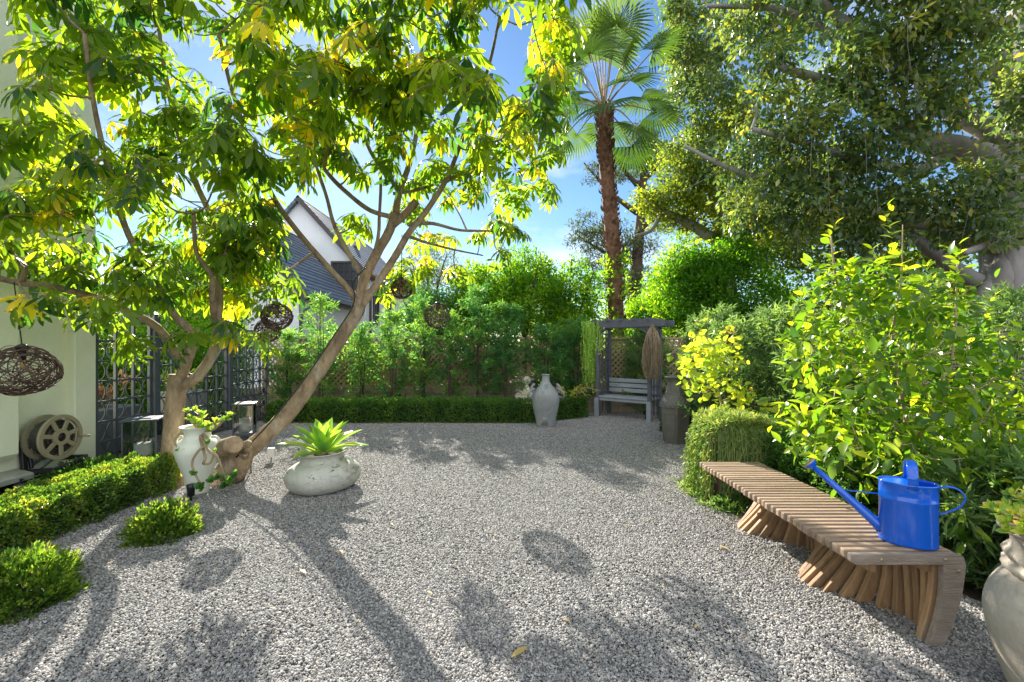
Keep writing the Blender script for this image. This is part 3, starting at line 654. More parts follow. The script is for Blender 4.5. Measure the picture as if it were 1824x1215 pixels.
for k, (y, lb) in enumerate(((6.355, 'dark iron gate post nearest the stucco pier'), (8.03, 'dark iron gate post farther from the stucco pier'))):
    t = MB(); box(t, (-5, y, .95), (.11, .11, 1.9), bev=.006); lathe(t, [(.075, 1.9), (.08, 1.92), (.02, 1.95)], (-5, y, 0), 4, rot=math.pi/4)
    o = t.build('gate_post', M['iron'], None, loc=(-5, y, 0)); tag(o, lb, 'post', 'iron gate posts')
for (x, y, sz, lb, cm) in ((-5.75, 6.25, (.5, 1.0, .62), 'dark slate planter behind the iron fence with reddish plant', 'planter'), (-5.7, 7.85, (.45, .55, .72), 'grey tapered planter standing behind the iron gate', 'box_grey')):
    t = thing('planter', (x, y, 0), lb, 'planter', 'planters behind the iron fence')
    m = MB(); h = sz[2]
    for q in range(4):
        pass
    box(m, (x, y, h/2), sz, bev=.015); m.build('tub', M[cm], t)
    f = MB(); cloud(f, diamond(.5), [(x+rng.normal()*.1, y+rng.normal()*.2, h+.18+.1*rng.normal()) for _ in range(10)], 40, .16, .08, rnd=(.5, 1)); f.build('foliage', M['bronze' if h < .7 else 'succ'], t)
for (y0, x0) in ((9.4, -6.4),): pass

# ------------------------------------------------------------------ hedges
def hedge_pts(x0, x1, y0, y1, h, n, depth=.05, bump=.035, lean=None):
    """points and outward normals on a clipped hedge's sides and top"""
    A = np.array([(x1-x0)*(y1-y0)*1.2, (y1-y0)*h, (y1-y0)*h, (x1-x0)*h, (x1-x0)*h]); k = rng.choice(5, n, p=A/A.sum())
    u = rng.random(n); v = rng.random(n); p = np.zeros((n, 3)); q = np.zeros((n, 3))
    for f, (pp, nn) in enumerate(((lambda a, b: (x0+(x1-x0)*a, y0+(y1-y0)*b, h+0*a), (0, 0, 1)), (lambda a, b: (x1+0*a, y0+(y1-y0)*a, h*b), (1, 0, 0)), (lambda a, b: (x0+0*a, y0+(y1-y0)*a, h*b), (-1, 0, 0)),
                               (lambda a, b: (x0+(x1-x0)*a, y0+0*a, h*b), (0, -1, 0)), (lambda a, b: (x0+(x1-x0)*a, y1+0*a, h*b), (0, 1, 0)))):
        s_ = k == f; p[s_] = np.stack(pp(u[s_], v[s_]), 1); q[s_] = nn
    cx, cy = (x0+x1)/2, (y0+y1)/2
    bm = bump*(np.sin(p[:, 0]*17+p[:, 1]*5)*np.sin(p[:, 1]*13-p[:, 2]*9)+.6*np.sin(p[:, 0]*37)*np.sin(p[:, 1]*31+p[:, 2]*23))
    edge = np.clip((p[:, 2]-h*.7)/(h*.3), 0, 1)**2     # rounded shoulders
    p = p+q*bm[:, None]-q*(depth*rng.exponential(1, n))[:, None]
    for a, c, hw in ((0, cx, (x1-x0)/2), (1, cy, (y1-y0)/2)):
        d = (p[:, a]-c)/hw; over = np.clip(np.abs(d)-(1-.16*edge), 0, 1)*np.sign(d); p[:, a] -= over*hw*(.9 if a == 0 or hw < .6 else .2)*edge
    d = np.abs(p[:, 0]-cx)/((x1-x0)/2); p[:, 2] -= np.where(q[:, 2] > .5, np.clip(d-.6, 0, .5)**2*h*1.1, 0)
    return p, q
def hedge(name, x0, x1, y0, y1, h, n, size, matn, label, wd=.55, R=None, org=(0, 0), core=True, group=None, lo=(0, 1)):
    c = np.array([(x0+x1)/2, (y0+y1)/2, 0]); Rm = np.eye(3) if R is None else rotz(R)
    tr = lambda p: p@Rm.T+np.array([org[0], org[1], 0])
    t = thing(name, tr(c), label, 'hedge', group)
    p, q = hedge_pts(x0, x1, y0, y1, h, n); k = p[:, 2] > .005; p = p[k]; q = q[k]; n = len(p)
    ax = nrm(q*.6+np.array([0, 0, .5])+rdir(n)*.8); nr = nrm(q*.5+rdir(n)*.8+np.array([0, 0, .4]))
    cl = .5+.3*np.sin(p[:, 0]*9+p[:, 1]*7)*np.sin(p[:, 1]*11)+.25*rng.normal(size=n)
    f = MB(); scatter(f, diamond(wd), tr(p), frames(ax@Rm.T, nr@Rm.T), size*(.7+.6*rng.random(n)), np.clip(cl, 0, 1)*(lo[1]-lo[0])+lo[0])
    f.build('foliage', M[matn], t)
    if core:
        m = MB(); cs = []; 
        for _ in range(int(60*(x1-x0)*(y1-y0)/.5)+20):
            a = np.array([rng.uniform(x0+.1, x1-.1), rng.uniform(y0+.1, y1-.1), 0]); b = a+np.array([rng.normal()*.08, rng.normal()*.08, h*.85])
            tube(m, tr(np.array([a, (a+b)/2+rdir(1)[0]*.02, b])), [.008, .006, .003], 4, cap=False)
        box(m, tr(np.array([c[0], c[1], h*.42])), ((x1-x0)-.22, (y1-y0)-.22, h*.72), Rm, .06); m.build('twigs', M['twig'], t)
    return t
hedge('box_hedge', -3.98, -3.44, 1.6, 4.72, .33, 60000, .026, 'box', 'clipped bright box hedge running from the left photo edge to the urn')
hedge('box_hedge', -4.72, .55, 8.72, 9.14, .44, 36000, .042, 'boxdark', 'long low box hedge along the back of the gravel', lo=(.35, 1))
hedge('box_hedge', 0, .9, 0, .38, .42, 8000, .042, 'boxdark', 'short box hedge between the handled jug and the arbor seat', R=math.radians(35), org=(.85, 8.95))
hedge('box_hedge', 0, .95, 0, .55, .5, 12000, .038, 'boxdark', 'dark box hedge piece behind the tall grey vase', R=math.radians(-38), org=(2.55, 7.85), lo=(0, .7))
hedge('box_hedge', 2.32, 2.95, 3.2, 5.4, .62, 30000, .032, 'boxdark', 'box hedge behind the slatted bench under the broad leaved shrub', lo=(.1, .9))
def bush(c, rx, h, n, size, matn, label, name='box_bush', group=None, spiky=.5, wd=.5):
    t = thing(name, c, label, 'bush', group); d = rdir(n*2); d = d[d[:, 2] > -.25][:n]; n = len(d)
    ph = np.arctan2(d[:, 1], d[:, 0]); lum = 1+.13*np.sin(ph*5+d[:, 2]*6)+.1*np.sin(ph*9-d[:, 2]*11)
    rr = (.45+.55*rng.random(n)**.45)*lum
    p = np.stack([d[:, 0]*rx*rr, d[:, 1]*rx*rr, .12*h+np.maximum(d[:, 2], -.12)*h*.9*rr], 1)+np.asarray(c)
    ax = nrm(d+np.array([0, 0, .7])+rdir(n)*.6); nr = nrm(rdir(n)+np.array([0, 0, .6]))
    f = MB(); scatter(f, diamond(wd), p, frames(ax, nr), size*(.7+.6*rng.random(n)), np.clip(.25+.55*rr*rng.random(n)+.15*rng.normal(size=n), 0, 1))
    # young shoots
    k = int(n/90)
    for i in range(k):
        dd = nrm(d[i]*np.array([1, 1, .6])+np.array([0, 0, .75])); b = np.asarray(c)+d[i]*np.array([rx, rx, h])*.8; b[2] = max(b[2], .05)
        L = .05+.10*spiky*rng.random(); q = b+dd*L*np.linspace(0, 1, 9)[:, None]
        scatter(f, diamond(wd), q, frames(nrm(dd+rdir(9)*.8), rdir(9)), size*.95, .6+.4*rng.random(9))
    f.build('foliage', M[matn], t)
    m = MB()
    for i in range(26):
        e = np.asarray(c)+d[i]*np.array([rx, rx, h])*.8; e[2] = abs(e[2])+.02
        tube(m, smooth_path([np.asarray(c)+rdir(1)[0]*.03*np.array([1, 1, 0]), (np.asarray(c)+e)/2+np.array([0, 0, .03]), e], 3), .004, 4, cap=False)
    m.build('stems', M['twig'], t, True); return t
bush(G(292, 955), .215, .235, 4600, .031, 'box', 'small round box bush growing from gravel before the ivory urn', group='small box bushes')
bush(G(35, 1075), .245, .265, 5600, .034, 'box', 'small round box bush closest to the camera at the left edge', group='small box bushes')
bush((-4.55, 4.95, 0), .42, .22, 5200, .035, 'boxdark', 'low spreading dark shrub under the hose reel behind the hedge', name='low_shrub')
bush((-4.45, 5.55, 0), .3, .12, 1800, .035, 'boxdark', 'low green ground shrub at the foot of the fence', name='low_shrub')

# ------------------------------------------------------------------ pots
def urn_white():
    c = G(346, 880); c = np.array([c[0], c[1]+.05, 0])
    t = thing('urn', c, 'ivory urn with two small handles and rambling succulent', 'urn')
    m = MB(); pr = [(.095, 0), (.10, .02), (.105, .08), (.13, .20), (.17, .32), (.195, .40), (.20, .45), (.185, .50), (.15, .535), (.12, .56), (.115, .59), (.13, .63), (.155, .66), (.15, .668), (.12, .65), (.10, .60), (.02, .58)]
    lathe(m, smooth_path(pr, 3), c, 48); m.build('body', M['urnwhite'], t, True)
    for s_ in (-1, 1):
        h = MB(); a = np.linspace(-.4, 3.6, 14); tube(h, np.stack([c[0]+s_*(.165+.05*np.sin(a)), np.full(14, c[1]), c[2]+.515-.045*np.cos(a)], 1), .014, 8); h.build('handle', M['urnwhite'], t, True)
    return c
def rosette(mb, c, d, n, L, wd=.5, rnd=(.2, .9), thick=True):
    d = nrm(d); u = nrm(np.cross(d, rdir(1)[0])); v = np.cross(d, u); i = np.arange(n); a = 2.4*i; e = .25+1.0*(i/n)
    ax = nrm(d*np.cos(e)[:, None]+(u*np.cos(a)[:, None]+v*np.sin(a)[:, None])*np.sin(e)[:, None]); nr = nrm(d+(-ax)*.2+1e-3)
    scatter(mb, leaf_t(wd, 3, .35, -.15, .6, peak=.62), np.repeat(np.asarray(c)[None], n, 0), frames(ax, nr), L*(.6+.4*i/n), np.clip(rnd[0]+(rnd[1]-rnd[0])*rng.random(n), 0, 1))
def urn_succulent(c):
    t = thing('succulent', c+np.array([0, 0, .6]), 'trailing round leaved succulent growing out of the ivory urn', 'succulent')
    st = MB(); lf = MB(); top = c+np.array([0, 0, .62])
    px = lambda x, y, d: P(x, y, d)
    paths = [[top, px(345, 755, 4.5), px(333, 738, 4.5)], [top, px(365, 760, 4.5), px(398, 748, 4.45)], [top, px(360, 745, 4.55), px(350, 728, 4.6)], [top, px(380, 765, 4.5), px(410, 738, 4.5)], [top, px(352, 750, 4.45), px(368, 760, 4.4)],
             [top, px(325, 770, 4.5), px(312, 785, 4.45), px(318, 800, 4.4)], [top, px(372, 785, 4.4), px(352, 805, 4.33), px(342, 830, 4.33), px(360, 868, 4.3)], [top, px(370, 800, 4.32), px(388, 815, 4.3), px(398, 845, 4.35), px(405, 865, 4.5)],
             [top, px(365, 812, 4.32), px(362, 826, 4.32), px(375, 824, 4.32), px(382, 805, 4.32)]]
    for k, p in enumerate(paths):
        q = smooth_path(p, 5); tube(st, q, np.linspace(.014, .009, len(q)), 7)
        e = q[-1]; d = nrm(q[-1]-q[-2])
        if k < 5:
            for j in range(4): rosette(lf, q[-1-j*2]+rdir(1)[0]*.02, nrm(np.array([0, -.3, .9])+rdir(1)[0]*.5), 9, .07, .62, (.45, .85))
        elif k in (6, 7): rosette(lf, e, np.array([0, -.7, .5]), 9, .085, .75, (0, .3)); rosette(lf, q[-4], np.array([.2, -.8, .4]), 6, .06, .7, (.1, .4))
        else: rosette(lf, e, nrm(d+np.array([0, -.5, .6])), 6, .05, .6, (.3, .8))
    rosette(lf, px(372, 790, 4.35), (0, -.6, .7), 9, .055, .6, (.2, .7)); rosette(lf, px(330, 800, 4.4), (-.3, -.6, .5), 7, .04, .6, (.5, .9))
    for q in [(378, 858), (390, 852), (412, 858), (420, 848)]: rosette(lf, px(q[0], q[1], 4.35), (0, -.7, .6), 7, .075, .75, (0, .3))
    st.build('stems', M['vine'], t, True); lf.build('leaves', M['succ'], t, True)
uc = urn_white(); urn_succulent(uc)
def agave():
    c = G(552, 886); c = np.array([c[0]+.02, c[1]+.28, 0])
    t = thing('squat_pot', c, 'squat whitewashed clay pot with dark scratches holding the agave', 'pot')
    tl = np.array([[math.cos(.05), 0, -math.sin(.05)], [0, 1, 0], [math.sin(.05), 0, math.cos(.05)]])
    m = MB(); pr = [(.20, 0), (.29, .02), (.345, .08), (.365, .145), (.355, .20), (.31, .255), (.25, .285), (.215, .30), (.21, .335), (.23, .365), (.255, .378), (.25, .388), (.21, .37), (.19, .33), (.02, .32)]
    lathe(m, smooth_path(pr, 3), c, 56, tilt=tl, mod=lambda r, a, z: r*(1+.012*np.sin(a*3+z*9)+.008*np.sin(a*7))); m.build('body', M['whitepot'], t, True)
    h = MB(); a = np.linspace(-.3, 3.4, 12); tube(h, np.stack([c[0]+.27+.06*np.sin(a), np.full(12, c[1]-.1), .29-.055*np.cos(a)], 1), .02, 8); h.build('lug_handle', M['whitepot'], t, True)
    s_ = MB(); lathe(s_, [(.2, .325), (.1, .35), (.01, .36)], c, 24, cap=False); s_.build('soil', M['soil'], t, True)
    t = thing('agave', c+np.array([0, 0, .34]), 'spineless agave with broad yellow edged green leaves', 'agave plant'); lf = MB()
    n = 22
    for i in range(n):
        e = .10+1.12*(i/n)**.85; a = 2.399*i+.5; L = .36+.10*math.sin(min(i/n*1.5, 1.4)); d = np.array([math.cos(a)*math.sin(e), math.sin(a)*math.sin(e), math.cos(e)])
        tm = leaf_t(.30, 9, .5, .10+.22*(i/n)**2, .75, peak=.50, edge=.42)
        scatter(lf, tm, [c+np.array([0, 0, .34])+d*.03], frames([d], [nrm(np.array([0, 0, 1.0])-d*d[2]+1e-3)]), L, .10+.38*rng.random())
    lf.build('leaves', M['agave'], t, True)
    st = MB(); tube(st, [c+np.array([-.02, 0, .33]), c+np.array([-.02, -.03, .4])], [.04, .06], 10); st.build('stem', M['vine'], t, True)
agave()
def jug():
    c = np.array([(972-CX)/F*8.42, 8.42+.0, 0]); t = thing('jug', c, 'grey clay jug with ring handles and fish relief', 'jug')
    pr = [(.165, .02), (.17, .03), (.18, .10), (.205, .22), (.235, .35), (.25, .46), (.252, .52), (.24, .58), (.205, .65), (.16, .71), (.115, .765), (.082, .82), (.068, .88), (.065, .93), (.073, .95), (.076, .965), (.056, .965), (.05, .93), (.01, .92)]
    pr = np.array(pr); R_ = lambda z: np.interp(z, pr[:15, 1], pr[:15, 0])
    m = MB(); lathe(m, smooth_path(pr, 3), c, 56); m.build('body', M['jug'], t, True)
    f = MB(); lathe(f, [(.17, 0), (.18, .006), (.178, .02), (.16, .024)], c, 48); f.build('foot', M['jugfoot'], t, True)
    for s_ in (-1, 1):
        h = MB(); a = np.linspace(-.9, 3.0, 16); tube(h, np.stack([c[0]+s_*(.185+.078*np.sin(a)), np.full(16, c[1]), .70-.078*np.cos(a)], 1), .024, 10); hh = h.build('ear_handle', M['jug'], t, True)
        g = MB(); a = np.linspace(0, 2*math.pi, 28, endpoint=False); rc = np.array([c[0]+s_*.262, c[1]-.035, .615]); u = nrm(np.array([s_*.60, -.1, -.79])); v = np.array([s_*.42, -.84, .34]); v = nrm(v-u*np.dot(u, v))
        tube(g, rc+.095*(np.cos(a)[:, None]*u+np.sin(a)[:, None]*v), .02, 10, closed=True); g.build('ring', M['jug'], hh, True)
    rl = MB()
    def wrap(az, z): r = R_(z)+.001; return (c[0]+r*math.sin(az), c[1]-r*math.cos(az), z)
    for k in range(9):
        z0 = .60-.032*k; hw = .75-.03*k; tube(rl, [wrap(a, z0+.012*math.sin(a*18)) for a in np.linspace(-hw, hw*.6, 30)], .0055, 5)
    for k in range(9): a = -.35+.07*k; tube(rl, [wrap(-.1+a*.35, .21), wrap(-.1+a*1.5, .04)], .005, 5)
    tube(rl, [wrap(x, y) for x, y in smooth_path([(-.1, .22), (.35, .30), (.62, .42), (.75, .55)], 6)], .008, 6); tube(rl, [wrap(x, y) for x, y in smooth_path([(-.1, .22), (-.45, .32), (-.7, .45)], 6)], .008, 6)
    for s_ in (-.14, .02, .16): tube(rl, [wrap(s_-.1, .78), wrap(s_, .70), wrap(s_+.1, .78)], .007, 5)
    tube(rl, [wrap(-.35, .665), wrap(-.33, .65), wrap(-.31, .665)], .012, 6)
    rl.build('fish_relief', M['jug'], t, True)
jug()
def hexvase():
    c = np.array([(1202-CX)/F*6.95, 6.95, 0]); t = thing('tall_vase', c, 'tall taupe six sided vase with quilted shoulder band', 'vase')
    pr = [(.165, 0), (.175, .015), (.185, .10), (.21, .30), (.228, .48), (.232, .56)]
    m = MB(); lathe(m, smooth_path(pr, 3), c, 6, rot=.35); m.build('body', M['greyvase'], t)
    for k in range(6):
        a = .35+(k+.5)*math.pi/3; r_ = lambda z: np.interp(z, [0, .1, .3, .48], [.165, .185, .21, .228])*math.cos(math.pi/6)+.003
        u = np.array([-math.sin(a), math.cos(a), 0]); n_ = np.array([math.cos(a), math.sin(a), 0]); p = MB()
        pts = [c+n_*r_(z)+u*s_*r_(z)*.42+np.array([0, 0, z]) for s_, z in ((-1, .06), (1, .06), (1, .46), (-1, .46))]
        tube(p, np.array(pts), .006, 4, closed=True); p.build('panel_moulding', M['greyvase'], t)
    q = MB(); zz = np.linspace(.56, .74, 34); rr = np.interp(zz, [.56, .6, .66, .74], [.226, .222, .195, .148])
    lathe(q, np.stack([rr, zz], 1), c, 120, mod=lambda r, a, z: r*(1+.05*np.abs(np.sin(a*10+(z-.56)*52))*np.abs(np.sin(a*10-(z-.56)*52))), cap=False); q.build('quilted_band', M['greyvase'], t, True)
    n = MB(); lathe(n, [(.15, .735), (.128, .80), (.112, .88), (.106, .95)], c, 8, rot=.2); n.build('neck', M['greyvase'], t)
    l = MB(); lathe(l, smooth_path([(.108, .945), (.112, .97), (.145, .995), (.15, 1.01), (.138, 1.018), (.10, 1.0), (.09, .95), (.01, .94)], 3), c, 40); l.build('rim', M['greyvase'], t, True)
hexvase()
def big_urn():
    c = np.array([2.205, 1.705, 0]); t = thing('large_urn', c, 'big limewashed terracotta urn cropped by the right photo edge', 'urn')
    pr = [(.19, 0), (.20, .02), (.235, .08), (.275, .20), (.303, .32), (.31, .39), (.298, .46), (.268, .52), (.24, .55), (.235, .56)]
    m = MB(); lathe(m, smooth_path(pr, 4), c, 80); m.build('body', M['terracotta'], t, True)
    n = MB(); pr = [(.235, .55), (.25, .562), (.254, .585), (.238, .60), (.248, .617), (.251, .633), (.236, .65), (.23, .68), (.244, .71), (.268, .726), (.262, .738), (.225, .722), (.02, .70)]
    lathe(n, smooth_path(pr, 3), c, 80, mod=lambda r, a, z: r*(1+.022*np.sin(a*20+z*70)*((z > .555) & (z < .648)))); n.build('roped_neck', M['terracotta'], t, True)
    t = thing('succulent', c+np.array([0, 0, .70]), 'peach tinged succulent spilling from the large terracotta urn', 'succulent'); lf = MB(); st = MB()
    for i in range(46):
        a = rng.random()*6.28; r = .25*rng.random()**.5; e = c+np.array([math.cos(a)*r, math.sin(a)*r, .76+.09*rng.random()]); d = nrm(np.array([math.cos(a)*r*2, math.sin(a)*r*2, .7])); rosette(lf, e, d, 11, .05, .6, (.45, 1))
        tube(st, smooth_path([c+np.array([0, 0, .70]), (c+e)/2+np.array([0, 0, .385]), e], 3), .005, 5)
    for i in range(12):
        a = 2.2+2.2*rng.random(); L = .07+.12*rng.random(); e = c+np.array([math.cos(a)*(.15+L), math.sin(a)*(.15+L)*.7, .75+.10*rng.random()-.02])
        q = smooth_path([c+np.array([math.cos(a)*.1, math.sin(a)*.1, .73]), c+np.array([math.cos(a)*(.1+L*.6), math.sin(a)*.2, .76]), e], 4); tube(st, q, .005, 5)
        for k in (2, 4, 6, 8): rosette(lf, q[min(k, len(q)-1)], nrm(np.array([math.cos(a), math.sin(a), .9])), 8, .048, .6, (.5, 1))
    st.build('stems', M['vine'], t, True); lf.build('leaves', M['succ'], t, True)
big_urn()

# ------------------------------------------------------------------ slatted bench and watering can
def slatted_bench():
    t = thing('slatted_bench', (1.92, 3.1, 0), 'long backless teak slat bench with wavy fanned legs', 'bench'); n = 33; y0, y1 = 2.22, 3.98; seat = .45
    for i in range(n):
        y = y0+(y1-y0)*i/(n-1); ph = 2*math.pi*(y-2.42)/.80; fx = 1.985+.165*math.cos(ph); m = MB(); th = .031; rnd = rng.random()
        x0 = 1.645+.002*rng.normal(); dx = rng.normal()*.004; xr = 2.19
        if i == 0: fx = 2.05
        # profile of the rib in x-z: seat bar, rounded shoulder, leg sweeping to the foot
        h = .052
        out = [(x0, seat-.005), (x0+.005, seat), (xr-.03, seat), (xr, seat-.012), (xr+.012, seat-.05)]
        inn = [(x0, seat-h+.014), (x0+.02, seat-h), (xr-.10, seat-h)]
        K = 7; lo = []; li = []
        A = np.array([xr+.012, seat-.05]); B = np.array([fx+.045, 0.0]); C = np.array([xr-.10, seat-h]); Dn = np.array([fx-.03, 0.0])
        bul = .06*(xr-fx)/.35
        for k in range(1, K+1):
            s_ = k/K; w_ = math.sin(math.pi*s_)
            lo.append(A+(B-A)*s_+np.array([bul*w_, bul*.4*w_])); li.append(C+(Dn-C)*s_+np.array([bul*w_, bul*.4*w_]))
        top = [np.array(p) for p in out]+lo; bot = [np.array(p) for p in inn]+li
        # strip polygons between outer and inner lines
        def put(poly, mi):
            q = np.array(poly); k = len(q); dd = .0 if mi == 0 else .0
            v = np.vstack([np.c_[q[:, 0]+dx, np.full(k, y-th/2), q[:, 1]], np.c_[q[:, 0]+dx, np.full(k, y+th/2), q[:, 1]]])
            f = [tuple(range(k)), tuple(range(2*k-1, k-1, -1))]+[(j, j+k, (j+1) % k+k, (j+1) % k) for j in range(k)]
            m.add(v, f, rnd, mi)
        mt = 2 if i == 0 else 0; ml = 2 if i == 0 else 1
        put([out[0], out[1], out[2], out[3], out[4], inn[2], inn[1], inn[0]], mt)
        put([A]+[tuple(p) for p in lo]+[tuple(p) for p in li[::-1]]+[C], ml)
        o = m.build('slat_rib', [M['teak_top'], M['teak_leg'], M['teak_end']], t)
        bv = o.modifiers.new('soft_edges', 'BEVEL'); bv.width = .003; bv.segments = 1; bv.limit_method = 'ANGLE'; bv.angle_limit = math.radians(50)
        if i == 0:
            for (sx, sz) in ((1.79, .425), (2.10, .425), (2.165, .37)):
                s_ = MB(); tube(s_, [(sx, y-th/2-.004, sz), (sx, y-th/2+.004, sz)], .008, 10); s_.build('screw', M['rose'], o, True)
    m = MB(); bar(m, (1.78, 2.245, .372), (1.78, 3.96, .372), .03, .05); bar(m, (2.05, 2.245, .372), (2.05, 3.96, .372), .03, .05); m.build('rail', M['teak_leg'], t)
slatted_bench()
def watering_can():
    c = np.array([2.035, 2.34, .452]); al = math.radians(-36); R = rotz(al); t = thing('watering_can', c, 'glossy blue oval watering can standing on the slat bench', 'watering can'); t.scale = (.93, .93, .93)
    W = lambda p: np.asarray(p, float)@R.T+c
    a_, b_ = .130, .098; hh = .335
    m = MB(); pr = [(.01, .004), (.97, 0), (1.0, .006), (.985, .016), (.98, .02), (.98, .235), (1.0, .239), (1.0, .247), (.98, .251), (.98, .326), (1.01, .330), (1.01, .337), (.97, .337), (.965, .325), (.965, .03), (.01, .02)]
    lathe(m, pr, c, 72, sx=a_, sy=b_, rot=al, cap=False); m.build('body', M['blue'], t, True)
    bpy.context.view_layer.update()
    l = MB(); a = np.linspace(math.pi/2, 3*math.pi/2, 30); ed = [(a_*.965*math.cos(q), b_*.965*math.sin(q), .331) for q in a]
    v = [W(p) for p in ed]+[W((p[0], p[1], .323)) for p in ed]; k = len(ed)
    l.add(v, [tuple(range(k)), tuple(range(2*k-1, k-1, -1))]+[(j, (j+1) % k, (j+1) % k+k, j+k) for j in range(k)]); l.build('half_lid', M['blue'], t)
    h = MB(); s_ = np.linspace(-1, 1, 21); pth = [W((.012, b_*.985*q*(1 if abs(q) > .99 else 1), .325+.125*math.sqrt(max(0, 1-abs(q)**2.6)))) for q in s_]
    pth = [W((.012, b_*.99, .315))]+pth[1:-1][::-1]+[W((.012, -b_*.99, .315))]
    tube(h, pth, .024, 8, sx=1, sy=.16, up=W((1, 0, 0))-c); h.build('carry_handle', M['blue'], t, True)
    g = MB(); pts = smooth_path([(a_*.96, 0, .318), (a_+.03, 0, .335), (a_+.075, 0, .325), (a_+.098, 0, .285), (a_+.075, 0, .235), (a_+.03, 0, .20), (a_*.96, 0, .18)], 5)
    tube(g, [W(p) for p in pts], .0115, 8, sx=1, sy=.4, up=W((0, 1, 0))-c); g.build('rear_handle', M['blue'], t, True)
    sp = MB(); A = W((-a_*.86, 0, .055)); B = W((-a_-.30, 0, .345)); C = W((-a_-.325, 0, .37)); tube(sp, [A, A+(B-A)*.08, A+(B-A)*.5, B], [.036, .029, .021, .0145], 18)
    d = nrm(B-A); tube(sp, [B, B+d*.03, B+d*.034], [.0145, .04, .042], 20); so_ = sp.build('spout', M['blue'], t, True)
    ro = MB(); dn = nrm(d+np.array([0, 0, .12])); tube(ro, [B+d*.034, B+d*.042, B+d*.048], [.042, .036, .012], 20); ro.build('rose', M['rose'], so_, True)
    bz = MB(); q1 = W((-a_*.95, 0, .245)); q2 = A+(B-A)*.62; tube(bz, [q1, q2], .006, 8, sx=1.3, sy=.6); bz.build('spout_brace', M['blue'], t, True)
watering_can()

